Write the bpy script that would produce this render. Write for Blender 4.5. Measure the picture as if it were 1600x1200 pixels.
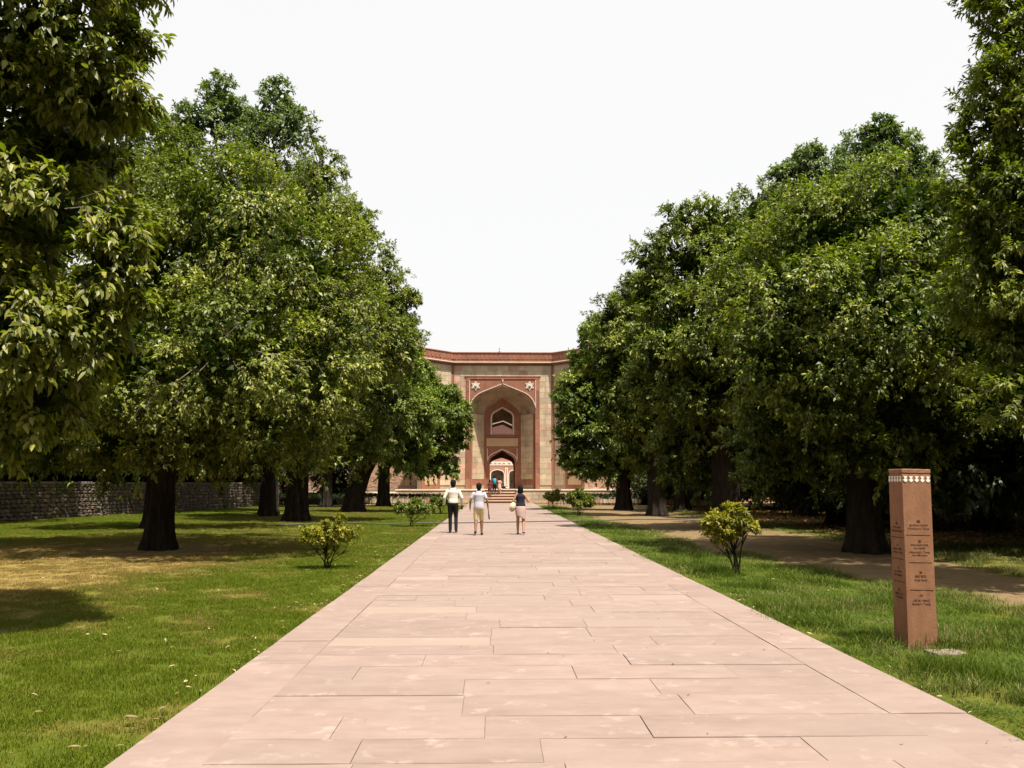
import bpy, bmesh, math, random
import numpy as np
from mathutils import Vector, Matrix

for _o in list(bpy.data.objects): bpy.data.objects.remove(_o)
SC = bpy.context.scene
COL = SC.collection
R = math.radians

# ------------------------------------------------------------------ camera, sky, sun, exposure
EYE = 1.62
FPX = 1300.0                      # focal length in photo pixels (1600 wide)
PITCH = math.atan(157 / FPX)
YAW = math.atan(27 / FPX)
cam_d = bpy.data.cameras.new('camera')
cam_d.sensor_width = 36.0
cam_d.lens = FPX / 1600 * 36.0
cam_d.clip_end = 3000
cam = bpy.data.objects.new('camera', cam_d)
cam.location = (0, 0, EYE)
cam.rotation_euler = (R(90) + PITCH, 0, -YAW)
COL.objects.link(cam)
SC.camera = cam

SUN_EL, SUN_AZ = R(68), R(145)    # azimuth clockwise from +Y (straight ahead): behind right of the camera
world = bpy.data.worlds.new('World'); SC.world = world; world.use_nodes = True
wn, wl = world.node_tree.nodes, world.node_tree.links
wn.clear()
w_out = wn.new('ShaderNodeOutputWorld'); w_bg = wn.new('ShaderNodeBackground')
w_sky = wn.new('ShaderNodeTexSky'); w_sky.sky_type = 'NISHITA'; w_sky.sun_disc = False
w_sky.sun_elevation = SUN_EL; w_sky.sun_rotation = SUN_AZ
w_sky.air_density = 1.0; w_sky.dust_density = 6.0; w_sky.ozone_density = 1.0
w_hs = wn.new('ShaderNodeHueSaturation'); w_hs.inputs['Saturation'].default_value = 0.75
w_mix = wn.new('ShaderNodeMix'); w_mix.data_type = 'RGBA'
w_mix.inputs[0].default_value = 0.66
w_mix.inputs[7].default_value = (10.5, 10.3, 10.0, 1)      # even white summer haze
w_bg.inputs[1].default_value = 0.060
wl.new(w_sky.outputs[0], w_hs.inputs['Color']); wl.new(w_hs.outputs[0], w_mix.inputs[6])
wl.new(w_mix.outputs[2], w_bg.inputs[0]); wl.new(w_bg.outputs[0], w_out.inputs[0])

sun_d = bpy.data.lights.new('sun', 'SUN'); sun_d.energy = 5.0; sun_d.angle = R(0.9); sun_d.color = (1.0, 0.94, 0.84)
sun = bpy.data.objects.new('sun', sun_d); COL.objects.link(sun)
_to = Vector((math.sin(SUN_AZ) * math.cos(SUN_EL), math.cos(SUN_AZ) * math.cos(SUN_EL), math.sin(SUN_EL)))
sun.rotation_euler = _to.to_track_quat('Z', 'Y').to_euler()
sun.location = (20, -20, 40)

SC.view_settings.view_transform = 'Standard'
SC.view_settings.look = 'None'
SC.view_settings.exposure = 1.09
SC.view_settings.gamma = 1.0
SC.view_settings.use_curve_mapping = False
SC.cycles.max_bounces = 6
SC.cycles.diffuse_bounces = 3
SC.cycles.glossy_bounces = 2
SC.cycles.transmission_bounces = 3
SC.cycles.transparent_max_bounces = 4
SC.cycles.use_fast_gi = False

# ------------------------------------------------------------------ helpers
def _ray(px, py):
    x = (px - 800) / FPX; y = (600 - py) / FPX
    f = Vector((math.sin(YAW) * math.cos(PITCH), math.cos(YAW) * math.cos(PITCH), math.sin(PITCH)))
    r = Vector((math.cos(YAW), -math.sin(YAW), 0))
    u = Vector((-math.sin(YAW) * math.sin(PITCH), -math.cos(YAW) * math.sin(PITCH), math.cos(PITCH)))
    return f + x * r + y * u

def at(px, py, Y):
    d = _ray(px, py); t = Y / d.y
    return Vector((0, 0, EYE)) + d * t

def tag(o, label=None, cat=None, group=None, kind=None):
    if label: o['label'] = label
    if cat: o['category'] = cat
    if group: o['group'] = group
    if kind: o['kind'] = kind
    return o

def empty(name, loc=(0, 0, 0), rz=0.0):
    o = bpy.data.objects.new(name, None); o.empty_display_size = 0.3
    o.location = loc; o.rotation_euler = (0, 0, rz); COL.objects.link(o)
    return o

def link(name, me, parent=None, mat=None):
    o = bpy.data.objects.new(name, me); COL.objects.link(o)
    if mat is not None and not me.materials: me.materials.append(mat)
    if parent is not None: o.parent = parent
    return o

class MB:
    """collects shapes; build() links them as one mesh object"""
    def __init__(s): s.v = []; s.f = []
    def add(s, vs, fs):
        b = len(s.v); s.v += [tuple(v) for v in vs]; s.f += [tuple(b + i for i in f) for f in fs]; return s
    def box(s, x0, x1, y0, y1, z0, z1):
        return s.add([(x0,y0,z0),(x1,y0,z0),(x1,y1,z0),(x0,y1,z0),(x0,y0,z1),(x1,y0,z1),(x1,y1,z1),(x0,y1,z1)],
                     [(3,2,1,0),(4,5,6,7),(0,1,5,4),(1,2,6,5),(2,3,7,6),(3,0,4,7)])
    def cbox(s, x0, x1, y0, y1, z0, z1, c):
        """box whose front (low y) edges are chamfered by c"""
        return s.add([(x0,y0+c,z0),(x1,y0+c,z0),(x1,y1,z0),(x0,y1,z0),(x0,y0+c,z1),(x1,y0+c,z1),(x1,y1,z1),(x0,y1,z1),
                      (x0+c,y0,z0+c),(x1-c,y0,z0+c),(x1-c,y0,z1-c),(x0+c,y0,z1-c)],
                     [(3,2,1,0),(4,5,6,7),(1,2,6,5),(2,3,7,6),(3,0,4,7),(8,9,10,11),(0,1,9,8),(1,5,10,9),(5,4,11,10),(4,0,8,11)])
    def prism(s, poly, y0, y1):
        """poly: list of (x,z), counter-clockwise seen from low y; extruded in y"""
        n = len(poly)
        vs = [(x, y0, z) for x, z in poly] + [(x, y1, z) for x, z in poly]
        fs = [tuple(range(n)), tuple(range(2*n-1, n-1, -1))]
        fs += [(i, i+n, (i+1) % n + n, (i+1) % n) for i in range(n)]
        return s.add(vs, fs)
    def strip(s, line, w, y0, y1):
        """ribbon of width w along a polyline in xz (offset to its left), thickness y0..y1"""
        pts = [Vector(p) for p in line]; offs = []
        for i, p in enumerate(pts):
            a = pts[max(i-1, 0)]; b = pts[min(i+1, len(pts)-1)]
            t = (b - a).normalized(); offs.append(p + Vector((-t.y, t.x)) * w)
        for i in range(len(pts) - 1):
            q = [pts[i], pts[i+1], offs[i+1], offs[i]]
            s.prism([(p.x, p.y) for p in q], y0, y1)
        return s
    def rings(s, rings, cap=True, closed=True):
        """rings: list of lists of points with equal counts"""
        n = len(rings[0]); vs = [p for r in rings for p in r]; fs = []
        for i in range(len(rings) - 1):
            for j in range(n if closed else n - 1):
                k = (j + 1) % n
                fs.append((i*n+j, i*n+k, (i+1)*n+k, (i+1)*n+j))
        if cap: fs += [tuple(range(n-1, -1, -1)), tuple(range((len(rings)-1)*n, len(rings)*n))]
        return s.add(vs, fs)
    def tube(s, pts, rad, n=8, cap=True):
        pts = [Vector(p) for p in pts]; rs = rad if hasattr(rad, '__len__') else [rad] * len(pts)
        rings = []; ref = Vector((0, 0, 1))
        t0 = (pts[1] - pts[0]).normalized()
        if abs(t0.dot(ref)) > 0.9: ref = Vector((1, 0, 0))
        u = t0.cross(ref).normalized()
        for i, p in enumerate(pts):
            t = (pts[min(i+1, len(pts)-1)] - pts[max(i-1, 0)]).normalized()
            u = (u - t * u.dot(t)).normalized(); w = t.cross(u)
            rings.append([p + (u * math.cos(2*math.pi*k/n) + w * math.sin(2*math.pi*k/n)) * rs[i] for k in range(n)])
        return s.rings(rings, cap)
    def ellipsoid(s, c, r, nu=12, nv=8):
        c = Vector(c); rings = []
        for i in range(nv + 1):
            a = math.pi * (0.02 + 0.96 * i / nv) - math.pi / 2
            rings.append([c + Vector((math.cos(a)*math.cos(2*math.pi*k/nu)*r[0], math.cos(a)*math.sin(2*math.pi*k/nu)*r[1], math.sin(a)*r[2])) for k in range(nu)])
        return s.rings(rings)
    def capsule(s, a, b, ra, rb, n=12, fx=1.0):
        a, b = Vector(a), Vector(b); t = (b - a).normalized()
        pts = []; rs = []
        for k in (0.1, 0.45, 0.8): pts.append(a - t * ra * math.cos(k*math.pi/2)); rs.append(ra * math.sin(k*math.pi/2))
        pts += [a, (a+b)/2, b]; rs += [ra, (ra+rb)/2, rb]
        for k in (0.8, 0.45, 0.1): pts.append(b + t * rb * math.cos(k*math.pi/2)); rs.append(rb * math.sin(k*math.pi/2))
        return s.tube(pts, rs, n)
    def mesh(s, name):
        me = bpy.data.meshes.new(name); me.from_pydata([tuple(v) for v in s.v], [], s.f); me.update()
        return me
    def build(s, name, mat, parent=None, smooth=False):
        me = s.mesh(name)
        if smooth: me.polygons.foreach_set('use_smooth', [True] * len(me.polygons))
        return link(name, me, parent, mat)

def np_mesh(name, V, faces_n, mat, attrs=None, smooth=False):
    """V (n,3) array, faces_n (m,k) index array"""
    me = bpy.data.meshes.new(name)
    m, k = faces_n.shape
    me.vertices.add(len(V)); me.vertices.foreach_set('co', np.ascontiguousarray(V, np.float32).ravel())
    me.loops.add(m * k); me.loops.foreach_set('vertex_index', np.ascontiguousarray(faces_n, np.int32).ravel())
    me.polygons.add(m); me.polygons.foreach_set('loop_start', np.arange(0, m * k, k, dtype=np.int32))
    if smooth: me.polygons.foreach_set('use_smooth', np.ones(m, bool))
    for nm, a in (attrs or {}).items():
        at_ = me.attributes.new(nm, 'FLOAT', 'POINT'); at_.data.foreach_set('value', np.ascontiguousarray(a, np.float32))
    me.update(calc_edges=True)
    if mat is not None: me.materials.append(mat)
    return me

def vnoise(x, y, seed=0):
    x = np.asarray(x, float); y = np.asarray(y, float)
    xi = np.floor(x).astype(np.int64); yi = np.floor(y).astype(np.int64); fx = x - xi; fy = y - yi
    def h(a, b):
        n = (a * 374761393 + b * 668265263 + seed * 1274126177) & 0x7fffffff
        n = ((n ^ (n >> 13)) * 1274126177) & 0x7fffffff
        return ((n ^ (n >> 16)) & 0xffff) / 65535.0
    sx = fx*fx*(3-2*fx); sy = fy*fy*(3-2*fy)
    a = h(xi, yi)*(1-sx) + h(xi+1, yi)*sx; b = h(xi, yi+1)*(1-sx) + h(xi+1, yi+1)*sx
    return a*(1-sy) + b*sy
def fbm(x, y, seed=0, o=4):
    s = 0; a = 0.5; t = 0
    for i in range(o): s = s + a*vnoise(x*2**i, y*2**i, seed+i*7); t += a; a *= 0.5
    return s / t
def sstep(a, b, x):
    t = np.clip((x - a) / (b - a), 0, 1); return t*t*(3-2*t)

# ------------------------------------------------------------------ materials
def new_mat(name):
    m = bpy.data.materials.new(name); m.use_nodes = True
    nt = m.node_tree; b = nt.nodes['Principled BSDF']
    return m, nt, b
def nd(nt, t, **kw):
    n = nt.nodes.new(t)
    for k, v in kw.items(): setattr(n, k, v)
    return n
def mixc(nt, fac, a, b, blend='MIX'):
    n = nd(nt, 'ShaderNodeMix', data_type='RGBA', blend_type=blend)
    for i, v in ((0, fac), (6, a), (7, b)):
        if isinstance(v, bpy.types.NodeSocket): nt.links.new(v, n.inputs[i])
        elif i == 0: n.inputs[0].default_value = v
        else: n.inputs[i].default_value = (*v, 1) if len(v) == 3 else v
    return n.outputs[2]
def mth(nt, op, a, b=None, clamp=False):
    n = nd(nt, 'ShaderNodeMath', operation=op); n.use_clamp = clamp
    for i, v in enumerate((a, b)):
        if v is None: continue
        if isinstance(v, bpy.types.NodeSocket): nt.links.new(v, n.inputs[i])
        else: n.inputs[i].default_value = v
    return n.outputs[0]
def maprange(nt, v, a, b, c=0.0, d=1.0):
    n = nd(nt, 'ShaderNodeMapRange'); nt.links.new(v, n.inputs[0])
    for i, q in enumerate((a, b, c, d)): n.inputs[i+1].default_value = q
    return n.outputs[0]
def noise(nt, vec, scale, detail=4, rough=0.6, out=0):
    n = nd(nt, 'ShaderNodeTexNoise'); n.inputs['Scale'].default_value = scale
    n.inputs['Detail'].default_value = detail; n.inputs['Roughness'].default_value = rough
    if vec is not None: nt.links.new(vec, n.inputs['Vector'])
    return n.outputs[out]
def bump(nt, b, h, strength, dist=0.02):
    n = nd(nt, 'ShaderNodeBump'); n.inputs['Strength'].default_value = strength; n.inputs['Distance'].default_value = dist
    nt.links.new(h, n.inputs['Height']); nt.links.new(n.outputs[0], b.inputs['Normal'])

def stone(name, c1, c2, scale=3.0, rough=0.85, rnd=None, rnd_amt=0.25, hue=None, stain=None, stain_scale=0.6, stain_at=(0.5, 0.7),
          bump_s=0.4, bump_scale=40, bump_d=0.01, stretch=(1, 1, 1), spec=0.25, wear=None, streak=None):
    """mottled stone: two tones by noise, a per-piece random value, shaped stains, grain bump"""
    m, nt, b = new_mat(name)
    geo = nd(nt, 'ShaderNodeNewGeometry'); vec = geo.outputs['Position']
    r = None
    if rnd == 'object': r = nd(nt, 'ShaderNodeObjectInfo').outputs['Random']
    elif rnd == 'island': r = geo.outputs['Random Per Island']
    mp = nd(nt, 'ShaderNodeMapping'); mp.inputs['Scale'].default_value = stretch; nt.links.new(vec, mp.inputs[0])
    if r is not None:
        va = nd(nt, 'ShaderNodeVectorMath', operation='SCALE'); va.inputs[0].default_value = (37, 23, 11); nt.links.new(r, va.inputs['Scale'])
        vb = nd(nt, 'ShaderNodeVectorMath', operation='ADD'); nt.links.new(mp.outputs[0], vb.inputs[0]); nt.links.new(va.outputs[0], vb.inputs[1]); vec2 = vb.outputs[0]
    else: vec2 = mp.outputs[0]
    n1 = noise(nt, vec2, scale, 6, 0.65)
    col = mixc(nt, maprange(nt, n1, 0.3, 0.7), c1, c2)
    if r is not None:
        if hue is not None:
            col = mixc(nt, maprange(nt, r, 0.80, 0.95), col, hue)
        hsv = nd(nt, 'ShaderNodeHueSaturation'); nt.links.new(col, hsv.inputs['Color'])
        rr = mth(nt, 'FRACT', mth(nt, 'MULTIPLY', r, 7.31))
        nt.links.new(maprange(nt, rr, 0, 1, 1 - rnd_amt, 1 + rnd_amt), hsv.inputs['Value']); col = hsv.outputs[0]
    if stain is not None:
        n2 = noise(nt, vec, stain_scale, 8, 0.7)
        col = mixc(nt, maprange(nt, n2, *stain_at), col, stain)
    if streak is not None:         # rain streaks running down the face
        ms = nd(nt, 'ShaderNodeMapping'); ms.inputs['Scale'].default_value = (2.4, 2.4, .16); nt.links.new(vec, ms.inputs[0])
        col = mixc(nt, maprange(nt, noise(nt, ms.outputs[0], 1.3, 6, .7), .50, .72, 0, .6), col, streak)
    if wear is not None:           # broad dusty and trodden blotches plus fine grit
        col = mixc(nt, maprange(nt, noise(nt, vec, .55, 5, .6), .42, .68, 0, .55), col, wear)
        col = mixc(nt, maprange(nt, noise(nt, vec, 95, 3, .8), .58, .75, 0, .35), col, tuple(v*.55 for v in wear))
    nt.links.new(col, b.inputs['Base Color'])
    b.inputs['Roughness'].default_value = rough; b.inputs['Specular IOR Level'].default_value = spec
    bump(nt, b, mth(nt, 'ADD', noise(nt, vec, bump_scale, 5, 0.7), mth(nt, 'MULTIPLY', n1, 1.5)), bump_s, bump_d)
    return m

def plain(name, c, rough=0.6, spec=0.4, var=0.15, scale=20, bump_s=0.0):
    m, nt, b = new_mat(name)
    geo = nd(nt, 'ShaderNodeNewGeometry')
    n = noise(nt, geo.outputs['Position'], scale, 4)
    col = mixc(nt, n, tuple(v*(1-var) for v in c), tuple(min(1, v*(1+var)) for v in c))
    nt.links.new(col, b.inputs['Base Color']); b.inputs['Roughness'].default_value = rough; b.inputs['Specular IOR Level'].default_value = spec
    if bump_s: bump(nt, b, n, bump_s, 0.01)
    return m

def leaf_mat(name, dark, mid, light, rough=0.5, trans=0.24, spec=0.36):
    m, nt, b = new_mat(name)
    a = nd(nt, 'ShaderNodeAttribute', attribute_name='tint')
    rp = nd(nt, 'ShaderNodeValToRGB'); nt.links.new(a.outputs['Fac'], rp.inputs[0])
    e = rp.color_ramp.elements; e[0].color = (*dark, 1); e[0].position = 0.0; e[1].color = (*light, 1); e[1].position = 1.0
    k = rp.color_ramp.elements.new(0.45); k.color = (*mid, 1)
    nt.links.new(rp.outputs[0], b.inputs['Base Color'])
    b.inputs['Roughness'].default_value = rough
    nt.links.new(maprange(nt, a.outputs['Fac'], .0, .22, .05, spec), b.inputs['Specular IOR Level'])  # gloss taken off the leaves tinted dark for inner shade
    tr = nd(nt, 'ShaderNodeBsdfTranslucent')
    tc = mixc(nt, 1.0, rp.outputs[0], (1.2, 1.6, 0.35), 'MULTIPLY'); nt.links.new(tc, tr.inputs[0])
    mx = nd(nt, 'ShaderNodeMixShader'); mx.inputs[0].default_value = trans
    nt.links.new(b.outputs[0], mx.inputs[1]); nt.links.new(tr.outputs[0], mx.inputs[2])
    nt.links.new(mx.outputs[0], nt.nodes['Material Output'].inputs[0])
    return m

MAT = {}
MAT['leaf_dark'] = leaf_mat('leaf_dark', (0.024,0.040,0.005), (0.104,0.132,0.013), (0.275,0.278,0.044))
MAT['leaf_olive'] = leaf_mat('leaf_olive', (0.029,0.044,0.006), (0.118,0.138,0.017), (0.295,0.287,0.054))
MAT['leaf_near'] = leaf_mat('leaf_near', (0.029,0.040,0.004), (0.112,0.125,0.011), (0.258,0.241,0.040), rough=.45, trans=.36)
MAT['leaf_neem'] = leaf_mat('leaf_neem', (.042,.056,.006), (.130,.152,.014), (.290,.278,.040), rough=.5, trans=.36)
MAT['leaf_fresh'] = leaf_mat('leaf_fresh', (0.031,0.056,0.007), (0.103,0.146,0.016), (0.246,0.269,0.040))
MAT['leaf_grey'] = leaf_mat('leaf_grey', (0.046,0.069,0.021), (0.115,0.149,0.048), (0.230,0.259,0.098))
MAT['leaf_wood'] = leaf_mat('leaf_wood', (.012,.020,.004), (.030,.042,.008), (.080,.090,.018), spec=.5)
MAT['leaf_yellow'] = leaf_mat('leaf_yellow', (.050,.070,.008), (.190,.170,.014), (.360,.290,.030), trans=0.3)
MAT['leaf_shrub'] = leaf_mat('leaf_shrub', (0.040,0.063,0.009), (0.092,0.121,0.016), (0.218,0.218,0.030), trans=0.25)
MAT['leaf_hedge'] = leaf_mat('leaf_hedge', (.010,.020,.005), (.020,.036,.008), (.045,.065,.012))
MAT['bark'] = stone('bark', (.012,.009,.007), (.046,.035,.026), scale=9, rough=0.95, bump_s=1.0, bump_scale=16, bump_d=0.05, stretch=(1,1,.22), spec=.1)
MAT['twig'] = plain('twig', (.07,.055,.04), rough=.9)
# ------------------------------------------------------------------ ground
PL, PR, PEND = -2.23, 3.34, 73.0      # path edges and end
TRUNKS = [(-8.44,21.5),(-8.96,38.5),(-12.5,46.9),(-8.45,50),(9.05,20.4),(8.4,30),(8.47,43.6),(8.25,53.5),(11.35,50.8),(-7.4,8.8),(11,13)]
def masks(x, y):
    """dirt, dry, litter: what the soil carries at (x, y)"""
    n1 = fbm(x*0.45, y*0.45, 3); n2 = fbm(x*1.7, y*1.7, 11); n3 = fbm(x*.18, y*.12, 29)
    # right-hand trodden track
    edge = np.interp(y, [0, 8, 10, 14, 23, 35, 50, 80], [7.2, 6.9, 6.8, 6.4, 5.4, 4.8, 4.6, 4.6])
    e = x - edge + (n1-.5)*1.6 + (n2-.5)*.7
    far_e = 10.0 + (n3-.5)*3
    dirt = sstep(-.1, .45, e) * (1 - sstep(-.6, .6, x - far_e + (n2-.5)*2))
    # bare rings round the trunks on the left, worn ground under the crowns
    tr = np.full(np.shape(x), 99.0)
    for tx, ty in TRUNKS: tr = np.minimum(tr, np.hypot(x-tx, (y-ty)*.8))
    left = x < 0
    dirt = np.where(left, .75*sstep(2.6, .9, tr + (n2-.5)*2.4), dirt)
    dirt = np.maximum(dirt, sstep(64.6, 65.4, y + (n2-.5)*1.2))          # swept earth in front of the gate
    dry_l = sstep(-4.7, -6.6, x + (n1-.5)*3.4 + (n2-.5)*1.2) * (1 - .8*sstep(-12.0, -14.5, x + (n1-.5)*3)) * (1 - .55*sstep(22, 30, y))
    dry_l = dry_l*(.42 + .65*sstep(9, 14, y + (n2-.5)*5)*(1 - .8*sstep(20, 28, y)))
    dry = np.where(left, dry_l, .25*sstep(.5, .8, n1) + .3*sstep(-1.0, .1, e))
    dry = np.maximum(dry, .5*sstep(.52, .72, n2)*np.where(left, .9, .5))
    lit = np.where(left, .35*sstep(.5,.75,n1)*sstep(3.5,1.5,tr), sstep(10.8, 12.6, x + (n1-.5)*2.2)*sstep(20, 25, y))
    return dirt, dry, lit

def axis(lo, a, b, hi, st, grow=1.35):
    c = list(np.arange(a, b + st/2, st)); s = st; v = b
    while v < hi: s *= grow; v += s; c.append(v)
    s = st; v = a
    while v > lo: s *= grow; v -= s; c.insert(0, v)
    return np.array(c)
gx = axis(-900, -24, 24, 900, .3); gy = axis(-300, 2, 80, 1500, .3)
GX, GY = np.meshgrid(gx, gy)
d_, y_, l_ = masks(GX, GY)
gz = (fbm(GX*.3, GY*.3, 5)-.5)*.10 + (fbm(GX*1.6, GY*1.6, 6)-.5)*.03
near_path = sstep(.1, 1.2, np.maximum(PL - GX, GX - PR)) 
gz = gz*near_path - .012
gz = np.where((GX > PL+.05) & (GX < PR-.05) & (GY < 76), -.10, gz)
gz = np.where(GY > 66, np.minimum(gz, -.01), gz)
def ground_z(x, y):
    z = (fbm(x*.3, y*.3, 5)-.5)*.10 + (fbm(x*1.6, y*1.6, 6)-.5)*.03
    return z*sstep(.1, 1.2, np.maximum(PL - x, x - PR)) - .012
nx_, ny_ = len(gx), len(gy)
I = np.arange(nx_*ny_).reshape(ny_, nx_)
F_ = np.stack([I[:-1,:-1], I[:-1,1:], I[1:,1:], I[1:,:-1]], -1).reshape(-1, 4)
m, nt, b = new_mat('lawn_soil')
geo = nd(nt, 'ShaderNodeNewGeometry'); pos = geo.outputs['Position']
A = {k: nd(nt, 'ShaderNodeAttribute', attribute_name=k).outputs['Fac'] for k in ('dirt', 'dry', 'litter')}
nf = noise(nt, pos, 9, 8, .7); nb = noise(nt, pos, 55, 5, .7); nl = noise(nt, pos, 2.2, 4, .6)
green = mixc(nt, maprange(nt, nf, .35, .65), (.048,.064,.005), (.082,.098,.008))
dryc = mixc(nt, maprange(nt, nf, .35, .65), (.140,.095,.026), (.235,.168,.052))
dirtc = mixc(nt, maprange(nt, nf, .3, .7), (.125,.083,.040), (.205,.143,.074))
dirtc = mixc(nt, maprange(nt, nl, .5, .7, 0, .5), dirtc, (.085,.056,.03))
vor = nd(nt, 'ShaderNodeTexVoronoi'); vor.inputs['Scale'].default_value = 11; nt.links.new(pos, vor.inputs['Vector'])
litc = mixc(nt, vor.outputs['Color'], (.12,.06,.03), (.34,.19,.09))
col = mixc(nt, A['dry'], green, dryc)
col = mixc(nt, A['dirt'], col, dirtc)
col = mixc(nt, mth(nt, 'MULTIPLY', A['litter'], maprange(nt, vor.outputs['Distance'], .5, .3), True), col, litc)
nt.links.new(col, b.inputs['Base Color']); b.inputs['Roughness'].default_value = .95; b.inputs['Specular IOR Level'].default_value = .1
bump(nt, b, mth(nt, 'ADD', nb, nf), .6, .03)
MAT['ground'] = m
g = link('ground', np_mesh('ground', np.stack([GX, GY, gz], -1).reshape(-1, 3), F_, m,
         {'dirt': d_.ravel(), 'dry': y_.ravel(), 'litter': l_.ravel()}, True))
tag(g, kind='structure')

# ------------------------------------------------------------------ paved path
PC1, PC2 = (.186,.130,.107), (.246,.179,.151)
def path_mat(name, src):
    return stone(name, PC1, PC2, scale=2.2, rough=.8, rnd=src, rnd_amt=.07, hue=(.238,.177,.144), stain=(.285,.216,.183),
                 stain_scale=3.4, stain_at=(.57,.66), bump_s=.25, bump_scale=60, bump_d=.006, stretch=(1,2.2,1), wear=(.205,.154,.131))
MAT['slab'] = path_mat('paving_slab', 'object'); MAT['slab_far'] = path_mat('paving_far', 'island')
MAT['mortar'] = stone('mortar', (.115,.080,.064), (.175,.126,.103), scale=12, bump_s=.4)
path = link('path', MB().box(PL+.01, PR-.01, 1.5, PEND, -.09, .0105).mesh('path'), None, MAT['mortar']); tag(path, kind='structure')
prng = random.Random(4)
def slab_variant(seed):
    rn = random.Random(seed); n = 5; out = []
    def side(ax, s, rev):
        ts = [-.5 + i / n for i in range(n)]
        for t in ts:
            j = 0 if t == -.5 else rn.uniform(0, .012)
            out.append((t, -.5 + j) if s == 0 else ((.5 - j*.12, t) if s == 1 else ((-t, .5 - j) if s == 2 else (-.5 + j*.12, -t))))
    for s in range(4): side(0, s, False)
    k = len(out)
    vs = [(x*.999, y*.994, 1) for x, y in out] + [(x, y, .93) for x, y in out] + [(x, y, 0) for x, y in out]
    fs = [tuple(range(k))] + [(i+k, (i+1) % k + k, (i+1) % k, i) for i in range(k)] + [(i+2*k, (i+1) % k+2*k, (i+1) % k+k, i+k) for i in range(k)]
    me = bpy.data.meshes.new('paving_slab'); me.from_pydata(vs, [], fs); me.update(); me.materials.append(MAT['slab'])
    return me, vs, fs
SLABS = [slab_variant(s) for s in range(7)]
slabs = []                             # (xc, yc, w, d)
BW = .55; GAP = .005
for x0, x1 in ((PL, PL+BW), (PR-BW, PR)):
    y = 2.2 + prng.random()
    while y < PEND:
        L = prng.uniform(1.0, 1.9); e = min(y+L, PEND)
        jw = prng.uniform(-.02, .02)
        slabs.append(((x0+x1)/2 + (-1 if x0 < 0 else 1)*prng.uniform(-.0005, .004), (y+e)/2, x1-x0-.0015, e-y-.003)); y = e
y = 2.4; prev = []
while y < PEND:
    dd = prng.uniform(.43, .60); e = min(y+dd, PEND)
    x = PL+BW; first = True; cur = []
    while x < PR-BW-.001:
        w = prng.uniform(.95, 2.0) if not first else prng.uniform(.4, 1.9)
        first = False
        if (PR-BW) - (x+w) < .45: w = PR-BW-x
        slabs.append((x+w/2, (y+e)/2, w-.0022, e-y-prng.uniform(.002, .0075))); x += w
    y = e
slabs.sort(key=lambda s: s[1])
far = MB()
for i, (cx, cy, w, d) in enumerate(slabs):
    me, vs, fs = SLABS[prng.randrange(7)]
    top = .018 + prng.uniform(-.004, .004); h = .05
    if i < 300:
        o = bpy.data.objects.new('paving_slab', me); COL.objects.link(o); o.parent = path
        o.location = (cx, cy, top-h); o.scale = (w, d, h); o.rotation_euler = (prng.uniform(-.002,.002), prng.uniform(-.0012,.0012), prng.uniform(-.0015,.0015))
        if prng.random() < .5: o.rotation_euler.z += math.pi
    else:
        far.add([(cx+a*w, cy+b_*d, top-h+c*h) for a, b_, c in vs], fs)
tag(far.build('distant_paving_slabs', MAT['slab_far'], path), kind='stuff')

# ------------------------------------------------------------------ grass (real blades, instanced clumps)
def grass_mat(name, g1, g2, dry1, dry2):
    m, nt, b = new_mat(name)
    dr = nd(nt, 'ShaderNodeAttribute', attribute_name='dry', attribute_type='INSTANCER').outputs['Fac']
    rn = nd(nt, 'ShaderNodeNewGeometry').outputs['Random Per Island']
    geo = nd(nt, 'ShaderNodeNewGeometry')
    gr = mixc(nt, rn, g1, g2); dc = mixc(nt, rn, dry1, dry2)
    pick = mth(nt, 'GREATER_THAN', mth(nt, 'ADD', dr, mth(nt, 'MULTIPLY', mth(nt, 'FRACT', mth(nt, 'MULTIPLY', rn, 13.7)), .9)), .95)
    col = mixc(nt, pick, gr, dc)
    nt.links.new(col, b.inputs['Base Color']); b.inputs['Roughness'].default_value = .6; b.inputs['Specular IOR Level'].default_value = .2
    tr = nd(nt, 'ShaderNodeBsdfTranslucent'); nt.links.new(col, tr.inputs[0])
    mx = nd(nt, 'ShaderNodeMixShader'); mx.inputs[0].default_value = .35
    nt.links.new(b.outputs[0], mx.inputs[1]); nt.links.new(tr.outputs[0], mx.inputs[2]); nt.links.new(mx.outputs[0], nt.nodes['Material Output'].inputs[0])
    return m
MAT['grass_l'] = grass_mat('grass_short', (.078,.116,.004), (.140,.170,.008), (.150,.110,.024), (.255,.190,.050))
MAT['grass_r'] = grass_mat('grass_long', (.044,.086,.005), (.112,.150,.012), (.150,.130,.034), (.300,.265,.110))
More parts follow.
